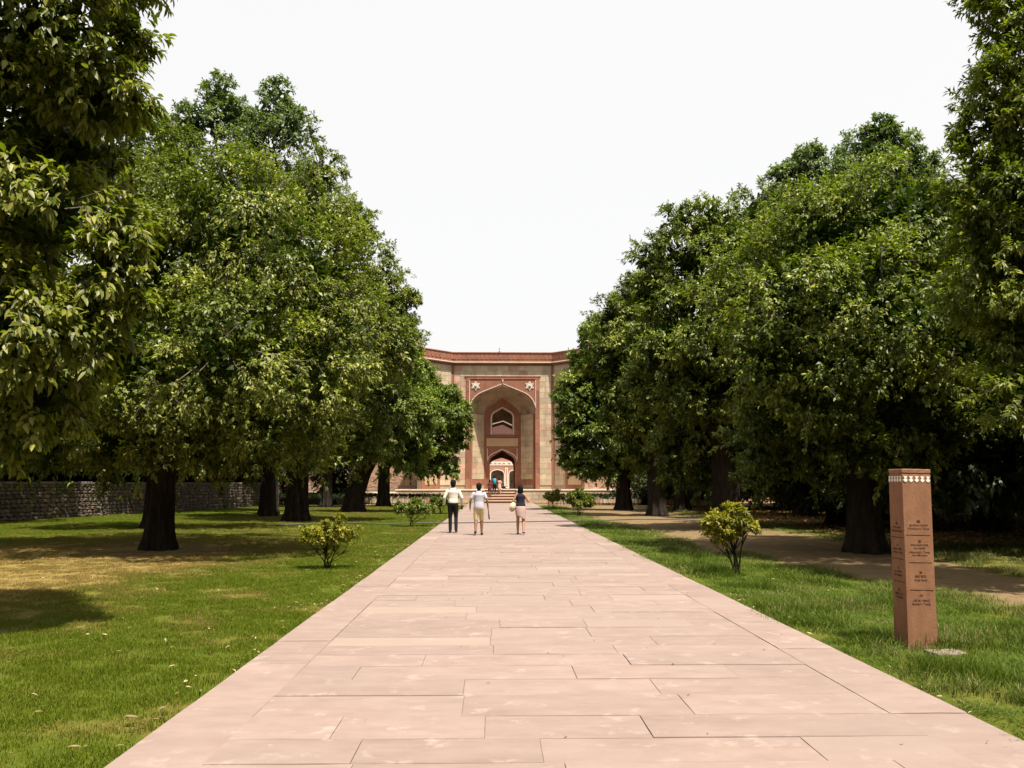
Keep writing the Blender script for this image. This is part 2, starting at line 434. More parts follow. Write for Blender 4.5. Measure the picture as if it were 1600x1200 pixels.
def clump(n, rad, hmin, hmax, width, lean, seed):
    rn = np.random.default_rng(seed)
    a = rn.uniform(0, 2*np.pi, n); r = rad*np.sqrt(rn.random(n)); bx, by = r*np.cos(a), r*np.sin(a)
    h = rn.uniform(hmin, hmax, n); t = rn.uniform(0, 2*np.pi, n); ln = rn.uniform(.2, 1, n)*lean*h
    f = rn.uniform(0, 2*np.pi, n); w = width*rn.uniform(.6, 1.2, n)
    dx, dy = np.cos(t)*ln, np.sin(t)*ln; sx, sy = np.cos(f)*w/2, np.sin(f)*w/2
    V = np.stack([np.stack([bx-sx, by-sy, -.015+0*h], -1), np.stack([bx+sx, by+sy, -.015+0*h], -1),
                  np.stack([bx+dx*.35+sx*.8, by+dy*.35+sy*.8, h*.6], -1), np.stack([bx+dx*.35-sx*.8, by+dy*.35-sy*.8, h*.6], -1),
                  np.stack([bx+dx, by+dy, h], -1)], 1).reshape(-1, 3)
    F4 = [(5*i, 5*i+1, 5*i+2, 5*i+3) for i in range(n)]; F3 = [(5*i+3, 5*i+2, 5*i+4) for i in range(n)]
    return V, F4 + F3
def scatter_nodes():
    ng = bpy.data.node_groups.new('scatter_clumps', 'GeometryNodeTree')
    ng.interface.new_socket('Geometry', in_out='INPUT', socket_type='NodeSocketGeometry')
    ng.interface.new_socket('Geometry', in_out='OUTPUT', socket_type='NodeSocketGeometry')
    n = ng.nodes; gi = n.new('NodeGroupInput'); go = n.new('NodeGroupOutput')
    def attr(nm, ty):
        q = n.new('GeometryNodeInputNamedAttribute'); q.data_type = ty; q.inputs['Name'].default_value = nm
        return next(o for o in q.outputs if o.name == 'Attribute' and o.enabled)
    sep = n.new('GeometryNodeSeparateGeometry'); sep.domain = 'POINT'
    cmp_ = n.new('FunctionNodeCompare'); cmp_.data_type = 'FLOAT'; cmp_.operation = 'GREATER_THAN'
    ng.links.new(attr('is_clump', 'FLOAT'), cmp_.inputs[0]); cmp_.inputs[1].default_value = .5
    ng.links.new(gi.outputs[0], sep.inputs[0]); ng.links.new(cmp_.outputs[0], sep.inputs[1])
    iop = n.new('GeometryNodeInstanceOnPoints')
    ng.links.new(sep.outputs[1], iop.inputs['Points']); ng.links.new(sep.outputs[0], iop.inputs['Instance'])
    cx = n.new('ShaderNodeCombineXYZ'); ng.links.new(attr('spin', 'FLOAT'), cx.inputs[2])
    e2r = n.new('FunctionNodeEulerToRotation'); ng.links.new(cx.outputs[0], e2r.inputs[0]); ng.links.new(e2r.outputs[0], iop.inputs['Rotation'])
    cs = n.new('ShaderNodeCombineXYZ'); s = attr('size', 'FLOAT'); hh = attr('tall', 'FLOAT')
    ng.links.new(s, cs.inputs[0]); ng.links.new(s, cs.inputs[1]); ng.links.new(hh, cs.inputs[2]); ng.links.new(cs.outputs[0], iop.inputs['Scale'])
    ng.links.new(iop.outputs[0], go.inputs[0])
    return ng
NG = scatter_nodes()
def scatter(name, cl, pts, dry, size, tall, mat, seed):
    V, F = cl; n0 = len(V); n1 = len(pts); rn = np.random.default_rng(seed)
    me = bpy.data.meshes.new(name); me.from_pydata([tuple(v) for v in V] + [tuple(p) for p in pts], [], F); me.materials.append(mat)
    def A(nm, v0, v1):
        a = me.attributes.new(nm, 'FLOAT', 'POINT'); a.data.foreach_set('value', np.concatenate([np.full(n0, v0), v1]).astype(np.float32))
    A('is_clump', 1., np.zeros(n1)); A('spin', 0., rn.uniform(0, 6.28, n1)); A('size', 1., size); A('tall', 1., tall); A('dry', 0., dry)
    o = link(name, me); md = o.modifiers.new('scatter', 'NODES'); md.node_group = NG
    return o
def grass_points(x0, x1, y0, y1, per, seed, keep):
    """points with density falling off with distance: per(y) points per square metre"""
    rn = np.random.default_rng(seed); P = []
    y = y0
    while y < y1:
        st = max(.5, y*.05); n = int(per(y)*(x1-x0)*st)
        xs = rn.uniform(x0, x1, n); ys = rn.uniform(y, y+st, n)
        P.append(np.stack([xs, ys], -1)); y += st
    P = np.concatenate(P); k = keep(P[:, 0], P[:, 1]); P = P[rn.random(len(P)) < k]
    # only what the frame (and a step beside it) could see
    vis = (P[:, 0] > -P[:, 1]*.62 - 2) & (P[:, 0] < P[:, 1]*.70 + 2)
    return P[vis]
def keep_l(x, y):
    d, dr, l = masks(x, y); return np.clip(1 - d*1.1, 0, 1)*(1-.45*dr)
P = grass_points(-22, PL+.05, 3.6, 62, lambda y: np.interp(y, [3, 8, 14, 25, 62], [62, 52, 34, 15, 5]), 1, keep_l)
P = P[P[:, 0] < PL - .06 + .11*fbm(P[:, 1]*2.3, P[:, 1]*.7, 77)]
dr = masks(P[:, 0], P[:, 1])[1]; sz = np.interp(P[:, 1], [4, 15, 30, 62], [1, 1.25, 2.0, 3.4])
tall = np.interp(P[:, 1], [4, 20, 62], [1, 1.15, 1.6])*(.6+.8*fbm(P[:, 0]*1.1, P[:, 1]*1.1, 41))*(1-.35*dr)*(.45+.55*sstep(-.05,.25,PL-P[:,0]))
o = scatter('lawn_grass', clump(110, .15, .018, .05, .0048, .75, 1), np.c_[P, ground_z(P[:, 0], P[:, 1])], dr, sz, tall, MAT['grass_l'], 3)
tag(o, 'short mown green lawn grass left of the path', 'grass', kind='stuff')
def keep_r(x, y):
    d, dr, l = masks(x, y); return np.clip(1 - d*1.25, 0, 1)*np.where(x > 9, .5*(1-l), 1)
P = grass_points(PR-.01, 20, 4.2, 60, lambda y: np.interp(y, [3, 8, 14, 25, 62], [46, 40, 26, 13, 5]), 7, keep_r)
dr = masks(P[:, 0], P[:, 1])[1]; sz = np.interp(P[:, 1], [4, 15, 30, 62], [1, 1.25, 2.0, 3.2])
tall = np.interp(P[:, 1], [4, 20, 62], [1, 1, 1.0])*(.12+2.3*fbm(P[:, 0]*1.5, P[:, 1]*1.5, 43)**2.1)*(1-.3*dr)*(.35+.65*sstep(0,.45,P[:,0]-PR))
o = scatter('verge_grass', clump(75, .16, .04, .15, .0062, .9, 2), np.c_[P, ground_z(P[:, 0], P[:, 1])], dr, sz, tall, MAT['grass_r'], 5)
tag(o, 'longer tufted green grass on the verge right of the path', 'grass', kind='stuff')
# ------------------------------------------------------------------ foliage
def unit(a): return a / np.maximum(np.linalg.norm(a, axis=-1, keepdims=True), 1e-9)
def sph(rn, n): return unit(rn.normal(size=(n, 3)))

def leaves_from(rn, C, A, k, L, W, droop, spread=.95):
    """k leaves in a rosette at each point C round axis A -> base, direction, normal, length, width"""
    m = len(C)
    ref = np.where(np.abs(A[:, 2:3]) > .9, np.array([[1., 0, 0]]), np.array([[0, 0, 1.]]))
    U = unit(np.cross(A, ref)); Wv = np.cross(A, U)
    ph = (np.arange(k)[None, :]*2.4 + rn.uniform(0, 6.28, (m, 1))) + rn.normal(0, .3, (m, k))
    sp = spread*rn.uniform(.45, 1.15, (m, k))
    rad = U[:, None]*np.cos(ph)[..., None] + Wv[:, None]*np.sin(ph)[..., None]
    D = unit(A[:, None]*.75 + rad*sp[..., None] + np.array([0, 0, -1.])*(droop*rn.uniform(.4, 1.3, (m, k)))[..., None])
    P = C[:, None] + rn.normal(0, .12*L, (m, k, 3)) - A[:, None]*(rn.random((m, k))*L*1.1)[..., None]
    up = np.array([0, 0, 1.]) + rn.normal(0, .32, (m, k, 3)) + A[:, None]*.5
    N = unit(up - D*np.sum(up*D, -1, keepdims=True))
    Ls = L*rn.uniform(.6, 1.2, (m, k)); Ws = W*rn.uniform(.75, 1.2, (m, k))
    return P.reshape(-1, 3), D.reshape(-1, 3), N.reshape(-1, 3), Ls.ravel(), Ws.ravel()

def leaf_mesh(name, P, D, N, L, W, tint, mat, fine=False):
    S = np.cross(D, N); L = L[:, None]; W = W[:, None]; n = len(P)
    if fine:     # six-point leaf, folded along the midrib and curling at the tip
        V = np.stack([P, P + D*L*.30 + S*W*.46 + N*W*.16, P + D*L*.68 + S*W*.36 + N*W*.05, P + D*L - N*L*.14,
                      P + D*L*.68 - S*W*.36 + N*W*.05, P + D*L*.30 - S*W*.46 + N*W*.16, P + D*L*.5 - N*L*.03], 1)
        i = np.arange(n)[:, None]*7
        F = np.concatenate([i + np.array([[0, 1, 6, 5]]), i + np.array([[1, 2, 3, 6]]), i + np.array([[5, 6, 3, 4]])], 0)
        return np_mesh(name, V.reshape(-1, 3), F, mat, {'tint': np.repeat(tint, 7)})
    V = np.stack([P, P + D*L*.45 + S*W*.5 + N*W*.18, P + D*L - N*L*.08, P + D*L*.45 - S*W*.5 + N*W*.18], 1)
    F = np.arange(n*4).reshape(n, 4)
    return np_mesh(name, V.reshape(-1, 3), F, mat, {'tint': np.repeat(tint, 4)})

def crown_points(rn, lobes, n, sub=16, subr=.40, flat=.85):
    """twig-end points and axes on a crown built of lobes carrying smaller clumps"""
    lob = np.array(lobes, float); r = lob[:, 3]
    SC_, SR, SL = [], [], []
    cc = np.average(lob[:, :3], axis=0, weights=r**2)
    for i, l in enumerate(lob):
        d = sph(rn, sub); d[:, 2] *= flat
        keep = unit(l[None, :3] - cc)*.35 + d
        SC_.append(l[:3] + d*l[3]*rn.uniform(.62, .94, (sub, 1))); SR.append(l[3]*subr*rn.uniform(.6, 1.25, sub)); SL.append(np.full(sub, i))
    SCa = np.concatenate(SC_); SRa = np.concatenate(SR); SLa = np.concatenate(SL)
    # clumps buried well inside another lobe carry few leaves
    dd = np.linalg.norm(SCa[:, None] - lob[None, :, :3], axis=-1)/r[None]
    dd[np.arange(len(SCa)), SLa] = 9
    w = SRa**2*np.where(dd.min(1) < .55, .18, 1.0)
    idx = rn.choice(len(SCa), n, p=w/w.sum())
    out = unit(SCa[idx] - lob[SLa[idx], :3])
    d = unit(sph(rn, n) + out*.75)
    C = SCa[idx] + d*np.array([1.08, 1.08, .78])*SRa[idx, None]*(rn.uniform(.45, 1.15, (n, 1)))
    A = unit(d*.7 + out*.5 + np.array([0, 0, -.18]))
    return C, A, rn.normal(0, 1, len(SCa))[idx]

_SH = []
def crown_mesh(name, seed, lobes, n_leaf, L, W, mat, k=7, droop=.55, inner=380, inner_L=.27, fine=False, sub=20, tint_c=.52, subr=.38, shoots=7):
    rn = np.random.default_rng(seed)
    C, A, clumpv = crown_points(rn, lobes, n_leaf // k, sub, subr)
    # long shoots that break the outline
    if shoots:
        lb = np.array(lobes, float); cc = np.average(lb[:, :3], axis=0, weights=lb[:, 3]**2); ns_ = shoots*len(lb)
        li = np.repeat(np.arange(len(lb)), shoots); od = unit(unit(lb[li, :3]-cc)*.9 + sph(rn, ns_) + np.array([0, 0, .35]))
        ln = lb[li, 3]*rn.uniform(.25, .55, ns_); tt = np.linspace(0, 1, 6)
        S = (lb[li, :3] + od*lb[li, 3:4]*.92)[:, None] + od[:, None]*(ln[:, None]*tt)[..., None] + np.array([0, 0, -1.])*(.35*ln[:, None]*tt**2)[..., None] + rn.normal(0, .05, (ns_, 6, 3))*lb[li, 3][:, None, None]
        _SH[:] = [S, lb[li, :3]]
        C = np.concatenate([C, S.reshape(-1, 3)]); A = np.concatenate([A, np.repeat(od, 6, 0)]); clumpv = np.concatenate([clumpv, np.repeat(rn.normal(0, 1, ns_), 6)])
    C[:, 2] = np.maximum(C[:, 2], .5 + rn.random(len(C))*.3)
    P, D, N, Ls, Ws = leaves_from(rn, C, A, k, L, W, droop)
    t = np.clip(tint_c + np.repeat(clumpv*.13, k) + rn.normal(0, .21, len(P)), 0, 1)
    # added inner leaves that block light, larger and tinted dark for the crown's shade
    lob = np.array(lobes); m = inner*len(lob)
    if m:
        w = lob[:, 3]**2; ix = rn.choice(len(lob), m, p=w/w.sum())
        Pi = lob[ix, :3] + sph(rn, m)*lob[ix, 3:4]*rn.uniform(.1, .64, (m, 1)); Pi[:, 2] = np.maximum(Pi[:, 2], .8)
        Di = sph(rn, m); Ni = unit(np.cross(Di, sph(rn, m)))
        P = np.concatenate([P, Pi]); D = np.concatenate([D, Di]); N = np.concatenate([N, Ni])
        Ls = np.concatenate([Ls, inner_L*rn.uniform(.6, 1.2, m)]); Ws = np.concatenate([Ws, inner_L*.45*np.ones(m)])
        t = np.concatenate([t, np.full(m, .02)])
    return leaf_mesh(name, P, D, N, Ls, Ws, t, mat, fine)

def trunk_mesh(rn, r, pts, flutes=7, flare=1.32, depth=.13, n=64):
    """pts: centre line [(x,y,z)], radius r at breast height, fluted with root flare"""
    pts = [Vector(p) for p in pts]; zt = pts[-1].z; rings = []
    ph = [rn.uniform(0, 6.28) for _ in range(4)]
    N = 16
    for i in range(N + 1):
        t = i / N; s = t*(len(pts)-1); j = min(int(s), len(pts)-2); f = s - j
        c = pts[j].lerp(pts[j+1], f); h = max(0, c.z)
        rad = r*(1 + (flare-1)*math.exp(-h/.22))*(1 - .12*t)*(1 + .35*max(0, t-.75))
        ring = []
        for k in range(n):
            a = 2*math.pi*k/n
            fl = math.sin(flutes*a + ph[0] + .5*t*3)*depth*(.55+1.3*math.exp(-h/.5)) + math.sin(3*a + ph[1])*.10 + math.sin(17*a + ph[2] + t*3)*.04 + math.sin(29*a + ph[3] - t*4)*.025
            rr = rad*(1 + fl); ring.append((c.x + math.cos(a)*rr, c.y + math.sin(a)*rr, c.z - (.06 if i == 0 else 0)))
        rings.append(ring)
    return MB().rings(rings)

def bez(a, b, c, n=7): return [a*(1-t)**2 + b*2*t*(1-t) + c*t*t for t in [i/(n-1) for i in range(n)]]

def tree(name, label, base, r, fork, lobes, n_leaf, mat, seed, L=.16, W=.058, lean=(0, 0), group=None, n_limb=8, crown=None, flutes=7, **kw):
    rn = random.Random(seed)
    x, y = base
    root = empty(name, (x, y, 0)); tag(root, label, 'tree', group)
    top = Vector((lean[0], lean[1], fork))
    tb = trunk_mesh(rn, r, [(0, 0, -.1), (lean[0]*.15, lean[1]*.2, fork*.35), (lean[0]*.5, lean[1]*.55, fork*.7), top], flutes, n=24 if crown is not None else 64)
    tb.build('trunk', MAT['bark'], root, True)
    loc = [(l[0]-x, l[1]-y, l[2], l[3]) for l in lobes]
    big = sorted(loc, key=lambda l: -l[3])[:n_limb]
    for l in big:
        c = Vector(l[:3]); d = (c - top)
        start = top + Vector((d.x, d.y, 0)).normalized()*r*.35 - Vector((0, 0, .25))
        mid = top.lerp(c, .45) + Vector((rn.uniform(-.4, .4), rn.uniform(-.4, .4), rn.uniform(-.1, .5)))
        p = bez(start, mid, c + Vector((0, 0, l[3]*.35)), 8)
        r0 = r*rn.uniform(.34, .52); rs = [r0*(1-.82*i/7) for i in range(8)]
        mb = MB().tube(p, rs, 9)
        for q in range(4):       # side branches of the limb
            s = p[rn.randint(3, 6)]; e = s + Vector((rn.uniform(-1, 1), rn.uniform(-1, 1), rn.uniform(-.3, .9)))*l[3]*.75
            mb.tube(bez(s, s.lerp(e, .5) + Vector((0, 0, .15)), e, 5), [r0*.25, r0*.2, r0*.14, r0*.09, r0*.03], 6)
        mb.build('limb', MAT['bark'], root, True)
    me = crown if crown is not None else crown_mesh('crown', seed, loc, n_leaf, L, W, mat, **kw)
    link('crown', me, root)
    if crown is None and _SH:          # the bare twigs that carry the long shoots
        S, C0 = _SH; S = np.concatenate([(C0*.45 + S[:, 0]*.55)[:, None], S], 1); n, k, _ = S.shape
        rad = np.linspace(1, .3, k)[None, :, None]*(.011 + .0004*base[1]); V = []
        for q in range(3):
            a = q*2.094; V.append(S + rad*np.array([math.cos(a), math.sin(a)*.7, math.sin(a)*.7]))
        V = np.stack(V, 2).reshape(-1, 3); I3 = np.arange(n*k*3).reshape(n, k, 3); F = []
        for q in range(3): F.append(np.stack([I3[:, :-1, q], I3[:, :-1, (q+1) % 3], I3[:, 1:, (q+1) % 3], I3[:, 1:, q]], -1).reshape(-1, 4))
        tag(link('twigs', np_mesh('twigs', V, np.concatenate(F), MAT['twig']), root), kind='stuff')
    return root

def lob(px, py, rp, Y):
    p = at(px, py, Y); return (p.x, p.y, p.z, rp*Y/FPX)
def lobs(Y, *a, under=None):
    """under=(py0, k): the lobes low in the crown sit back under its spreading upper part"""
    out = []
    for q in a:
        y = q[3] if len(q) > 3 else Y
        if under: y += under[1]*max(0, q[1]-under[0])/200
        out.append(lob(q[0], q[1], q[2], y))
    return out

# left row, nearest first
tree('broadleaf_tree', 'near tree at the top left corner with large drooping glossy leaves', (-7.4, 9.4), .42, 2.6,
     lobs(9.2, (60,60,150), (110,-90,150), (-60,180,170), (150,150,78), (60,330,125), (165,430,66), (20,520,140), (130,520,70), (70,625,62), (-110,500,160), (-90,-60,170),
          (195,70,42,9.8), (185,180,35,9.8), (190,360,48), (-40,640,90), (215,470,22), (55,210,100,10.6), (130,250,62,10.4), (20,310,110,10.6), (-240,240,170), (-250,480,160), (-150,-220,190), (70,-230,130)),
     58000, MAT['leaf_near'], 11, L=.135, W=.054, droop=.9, tint_c=.62, fine=True, inner=260, inner_L=.2, k=6, n_limb=7, subr=.42)
tree('broadleaf_tree', 'broad dark tree with thick black trunk standing first in the left row', (-8.44, 21.5), .32, 2.4,
     lobs(20.5, (230,400,140), (380,350,130), (300,320,120,22), (470,430,110), (200,560,130,19), (350,540,140,18.8), (480,570,105,19), (255,640,95,18.3), (400,650,85,18.5), (120,480,120,22),
          (110,620,100,21), (500,660,60,19), (330,690,60,18.4), (180,690,60,19), (530,500,70,20), (40,520,130,22), (50,640,100,22), (232,690,42,17.2), (300,700,38,17.0), (160,712,46,20), (395,712,48,19.5), (478,700,48,20), (90,700,60,21), (420,480,110,23.5), (260,480,130,24), (220,330,80,21.5), under=(540, 3.2)),  # leftmost lobes added behind the near tree to widen the shade below
     140000, MAT['leaf_olive'], 12, L=.135, W=.060, droop=.5)
tree('broadleaf_tree', 'tree with ridged grey brown trunk second in the left row', (-8.96, 38.5), .47, 3.2,
     lobs(37.5, (500,350,75), (550,400,58), (585,450,52), (612,478,40), (445,330,75), (560,530,75,36), (610,545,52,36), (520,610,75,35.5), (590,630,62,36), (490,670,55,35), (470,700,36,33.4), (545,470,70),
          (560,690,45,35.5), (440,600,80,37), (470,480,90), (638,470,18), (560,345,30), (500,270,40,38), under=(520, 3.5)),
     70000, MAT['leaf_olive'], 13, L=.18, W=.075, droop=.5, inner=250, inner_L=.42, flutes=9)
tree('tall_tree', 'tall grey green tree with two upright leafy tops behind the left row', (-12.5, 46.9), .45, 5.5,
     lobs(46.9, (345,145,30), (325,185,44), (365,185,36), (432,150,28), (425,185,36), (455,205,44), (390,215,40), (300,190,30), (400,245,60), (270,225,50), (228,190,40), (200,240,50), (478,285,42), (515,335,38), (300,290,70), (420,320,80), (240,330,70), (330,400,80), (455,180,25)),
     50000, MAT['leaf_grey'], 14, L=.22, W=.095, droop=.5, inner=240, inner_L=.45)
tree('broadleaf_tree', 'tree with dark trunk leaning right and forking, third in the left row', (-8.45, 50.0), .55, 3.0,
     lobs(49, (600,545,44), (626,560,36), (618,630,48,48), (572,680,44,47.5), (655,640,40,48), (560,590,48), (640,700,34,48), (636,515,20), (600,490,38), (610,700,36,47.5), under=(580, 3.5)),
     46000, MAT['leaf_fresh'], 15, L=.21, W=.085, droop=.5, sub=15, subr=.4, lean=(.9, 0), inner=250, inner_L=.45)
tree('broadleaf_tree', 'light green tree with V forked trunk beside the gate, last in the left row', (-8.3, 63.0), .42, 3.0,
     lobs(62, (632,572,28), (655,592,28), (694,620,24), (700,655,34), (668,680,40), (719,685,17), (640,715,28), (690,712,25), (600,695,30), (625,620,40), (716,640,16), (610,650,30), (660,620,40), (720,660,16), (665,728,22), (705,735,12)),
     50000, MAT['leaf_fresh'], 16, L=.22, W=.095, droop=.6, inner=300, inner_L=.45, sub=16, subr=.42)
tree('broadleaf_tree', 'slim dark trunk between the second and third trees of the left row', (-11.9, 59.8), .36, 4.0,
     lobs(60, (510,640,40), (490,600,50), (530,590,45), (560,620,40), (470,680,30), (540,690,30)), 9000, MAT['leaf_dark'], 17, L=.3, W=.12, inner=120, inner_L=.8)
tree('broadleaf_tree', 'narrow black trunk just left of the ridged grey brown trunk', (-11.6, 43.5), .34, 3.4,
     lobs(43.5, (420,660,50), (380,620,60), (450,640,50), (400,700,40), (350,680,50)), 9000, MAT['leaf_dark'], 18, L=.28, W=.11, inner=120, inner_L=.8)

tree('broadleaf_tree', 'tree added behind the thick black trunk of the left row to fill out the shade', (-12.6, 31.5), .34, 3.0,  # hidden tree added so its crown shades the gap in the row
     lobs(31.5, (250,560,110), (330,600,90), (180,600,90), (260,680,70), (380,660,70), (150,690,60), (420,600,70)), 15000, MAT['leaf_dark'], 19, L=.22, W=.09, inner=200, inner_L=.4)
# right row
tree('neem_tree', 'near yellow green fine leaved tree filling the top right corner', (11.4, 13.6), .40, 3.0,
     lobs(13, (1578,50,55), (1605,150,100), (1560,190,62), (1538,270,58), (1600,320,105), (1558,400,75), (1620,450,115), (1585,520,55), (1650,10,140), (1512,215,25), (1520,330,34), (1535,12,22), (1600,610,80,12.6), (1700,300,140), (1710,560,120), (1750,80,150), (1640,-110,110)),
     62000, MAT['leaf_neem'], 21, L=.125, W=.040, droop=.5, k=9, inner=500, inner_L=.2, subr=.36, sub=20)
tree('broadleaf_tree', 'broad dark tree with massive black trunk behind the stone sign pillar', (9.05, 20.4), .40, 2.6,
     lobs(19.6, (1400,340,115), (1290,380,105), (1500,390,120), (1250,480,110,18.8), (1380,490,130,18), (1500,520,125,18), (1200,560,80,18.8), (1280,590,100,17.8), (1420,620,105,17.6), (1215,650,65,18.4),
          (1540,630,95,18), (1330,680,60,17.8), (1270,680,50,18.4), (1450,430,110,22), (1330,450,120,22.5), (1560,480,120,21), (1440,690,60,17.8), (1530,700,60,18.5), (1290,728,42,18.5), (1405,735,46,18.6), (1500,742,50,19), (1225,718,44,18.8), (1585,730,60,19.5), (1150,470,80,21), (1230,420,90,21.5), (1338,700,46,16.2), (1385,722,40,16.0), (1340,735,40,19), (1450,745,45,19), (1560,560,110,20), (1190,740,36,19.5), (1180,690,50,19), under=(540, 3.2)),
     132000, MAT['leaf_dark'], 22, L=.13, W=.058, droop=.5)
tree('broadleaf_tree', 'dark leafy tree in the middle of the right row with ragged top edge', (8.5, 30.5), .50, 2.6,
     lobs(30, (1062,350,36), (1112,345,42), (1190,345,60), (1022,405,38), (1085,410,70), (1150,420,80), (1060,480,65), (1042,540,62,29), (1120,520,85,28.5), (1100,610,75,28.3), (1045,610,50,28.8), (1110,690,62,28.3), (1180,600,80,28.5), (1240,400,80,31), (1050,690,36,28.6), (1170,690,60,28.5), (1240,660,70,29), (1110,738,38,28.5), (1180,742,44,29), (1055,732,28,28.6), (1250,740,45,30), (1010,460,40), (1030,560,50,30), (1000,600,30,29), (1080,680,45,28.5), under=(520, 3.5)),
     68000, MAT['leaf_dark'], 23, L=.185, W=.068, droop=.5, inner=250, inner_L=.42)
tree('broadleaf_tree', 'tree on a dark trunk beyond the ragged dark tree of the right row', (8.47, 43.6), .42, 2.8,
     lobs(43, (985,478,36), (960,500,40), (1000,530,55), (985,590,50,42), (1010,640,52,41.5), (1035,700,38,41.5), (960,560,46), (1040,560,50), (975,660,40,41.5), (1000,715,26,41.5), (1020,450,40), under=(560, 3.5)),
     46000, MAT['leaf_dark'], 24, L=.20, W=.085, droop=.5, inner=400, inner_L=.45, sub=15, subr=.4)
tree('broadleaf_tree', 'light green tree hiding the right edge of the gate, last in the right row', (8.25, 53.5), .46, 2.8,
     lobs(53, (930,527,27), (914,568,27), (950,530,42), (908,615,40), (892,640,24), (942,600,44), (900,685,32), (950,675,42), (884,712,14), (930,720,28), (985,700,32), (975,600,40), (926,506,12), (898,602,16), (925,650,40), (890,680,20), (905,725,22), (960,725,24)),
     50000, MAT['leaf_fresh'], 25, L=.21, W=.09, droop=.6, inner=300, inner_L=.45, sub=16, subr=.42)
tree('broadleaf_tree', 'dark trunk set back at the far end of the right row', (11.35, 50.8), .45, 3.0,
     lobs(50.8, (1065,600,60), (1050,660,50), (1095,650,50), (1070,700,40), (1030,560,60), (1110,580,60)), 9000, MAT['leaf_dark'], 26, L=.3, W=.12, inner=120, inner_L=.8)
tree('tall_tree', 'tall grey green tree rising behind the right row', (16.6, 37.5), .45, 5.0,
     lobs(37, (1372,208,28), (1350,240,44), (1398,238,36), (1352,275,50), (1425,262,36), (1265,255,34), (1228,285,32), (1300,290,50), (1400,320,75), (1270,340,60), (1440,285,26), (1330,360,80), (1210,330,40), (1480,330,50)),
     50000, MAT['leaf_grey'], 27, L=.20, W=.088, droop=.5, inner=240, inner_L=.45)

# the shaded wood on both sides: two crowns shared by many trees
def wood_lobes(seed, r0, zlo=1.3):
    rn = random.Random(seed); out = []
    for k in range(13):
        a = rn.uniform(0, 6.28); q = rn.uniform(.1, 1)*r0; z = rn.uniform(zlo, 6.8)
        out.append((math.cos(a)*q*(1.15 - z/14), math.sin(a)*q*(1.15 - z/14), z, rn.uniform(1.2, 1.9)))
    return out
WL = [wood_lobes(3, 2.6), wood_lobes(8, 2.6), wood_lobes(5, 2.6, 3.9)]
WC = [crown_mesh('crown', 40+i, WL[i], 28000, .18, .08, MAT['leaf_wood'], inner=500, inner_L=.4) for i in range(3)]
def wood(spots, label, group):
    for i, (x, y, s, *v) in enumerate(spots):
        j = v[0] if v else i % 2
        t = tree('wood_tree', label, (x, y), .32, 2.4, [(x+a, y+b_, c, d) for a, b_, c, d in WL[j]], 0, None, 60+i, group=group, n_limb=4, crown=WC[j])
        t.rotation_euler.z = i*1.9; s *= 1.45; t.scale = (s, s, s)
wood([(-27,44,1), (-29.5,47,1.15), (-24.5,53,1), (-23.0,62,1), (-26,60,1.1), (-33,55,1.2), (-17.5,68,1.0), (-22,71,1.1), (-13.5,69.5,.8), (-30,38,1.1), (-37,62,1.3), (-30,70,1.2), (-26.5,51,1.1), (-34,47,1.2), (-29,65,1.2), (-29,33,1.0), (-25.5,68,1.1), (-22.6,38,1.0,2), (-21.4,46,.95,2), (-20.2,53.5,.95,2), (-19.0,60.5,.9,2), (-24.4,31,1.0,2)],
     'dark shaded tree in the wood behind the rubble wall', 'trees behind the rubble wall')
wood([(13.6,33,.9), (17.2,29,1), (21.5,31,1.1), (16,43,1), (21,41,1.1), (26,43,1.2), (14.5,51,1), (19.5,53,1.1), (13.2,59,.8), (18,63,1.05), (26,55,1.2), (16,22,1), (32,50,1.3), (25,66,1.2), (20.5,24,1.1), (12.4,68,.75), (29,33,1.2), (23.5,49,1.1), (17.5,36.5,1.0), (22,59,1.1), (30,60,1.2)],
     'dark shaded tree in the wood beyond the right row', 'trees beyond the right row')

# unseen trees added beside and behind the camera to shade the scene
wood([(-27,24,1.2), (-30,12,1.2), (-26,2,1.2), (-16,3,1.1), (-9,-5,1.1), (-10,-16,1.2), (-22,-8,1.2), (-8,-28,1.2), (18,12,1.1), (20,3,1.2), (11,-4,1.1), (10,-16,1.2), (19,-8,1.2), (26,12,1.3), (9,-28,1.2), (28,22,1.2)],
     'unseen tree added beside or behind the viewer to shade the scene', 'unseen shade trees around the viewer')
# ------------------------------------------------------------------ the gate
MAT['red'] = stone('red_sandstone', (.200,.080,.048), (.275,.118,.073), scale=1.6, streak=(.115,.060,.043), stain=(.13,.065,.045), stain_scale=.9, stain_at=(.56,.74), bump_s=.3, bump_scale=12)
MAT['red_block'] = stone('red_sandstone_piece', (.208,.084,.051), (.285,.124,.077), scale=1.6, rnd='object', rnd_amt=.18, streak=(.120,.062,.045), stain=(.12,.065,.05), stain_scale=1.1, stain_at=(.55,.72), bump_s=.3, bump_scale=12)
MAT['cream'] = stone('cream_block', (.37,.285,.185), (.46,.37,.26), scale=1.8, rnd='object', rnd_amt=.17, hue=(.45,.27,.19), streak=(.235,.165,.110), stain=(.24,.175,.125), stain_scale=.8, stain_at=(.54,.72), bump_s=.4, bump_scale=14)
MAT['cream_i'] = stone('cream_course', (.35,.27,.17), (.44,.36,.245), scale=1.8, rnd='island', rnd_amt=.15, hue=(.40,.26,.18), streak=(.17,.12,.08), stain=(.24,.175,.12), stain_scale=.7, stain_at=(.52,.72), bump_s=.4, bump_scale=14)
MAT['cream_wall'] = stone('cream_mortar', (.25,.19,.125), (.35,.275,.19), scale=4, stain=(.2,.14,.1), bump_s=.4)
MAT['coping'] = stone('pale_coping', (.41,.33,.24), (.51,.42,.32), scale=2, stain=(.33,.25,.18), stain_at=(.58,.75))
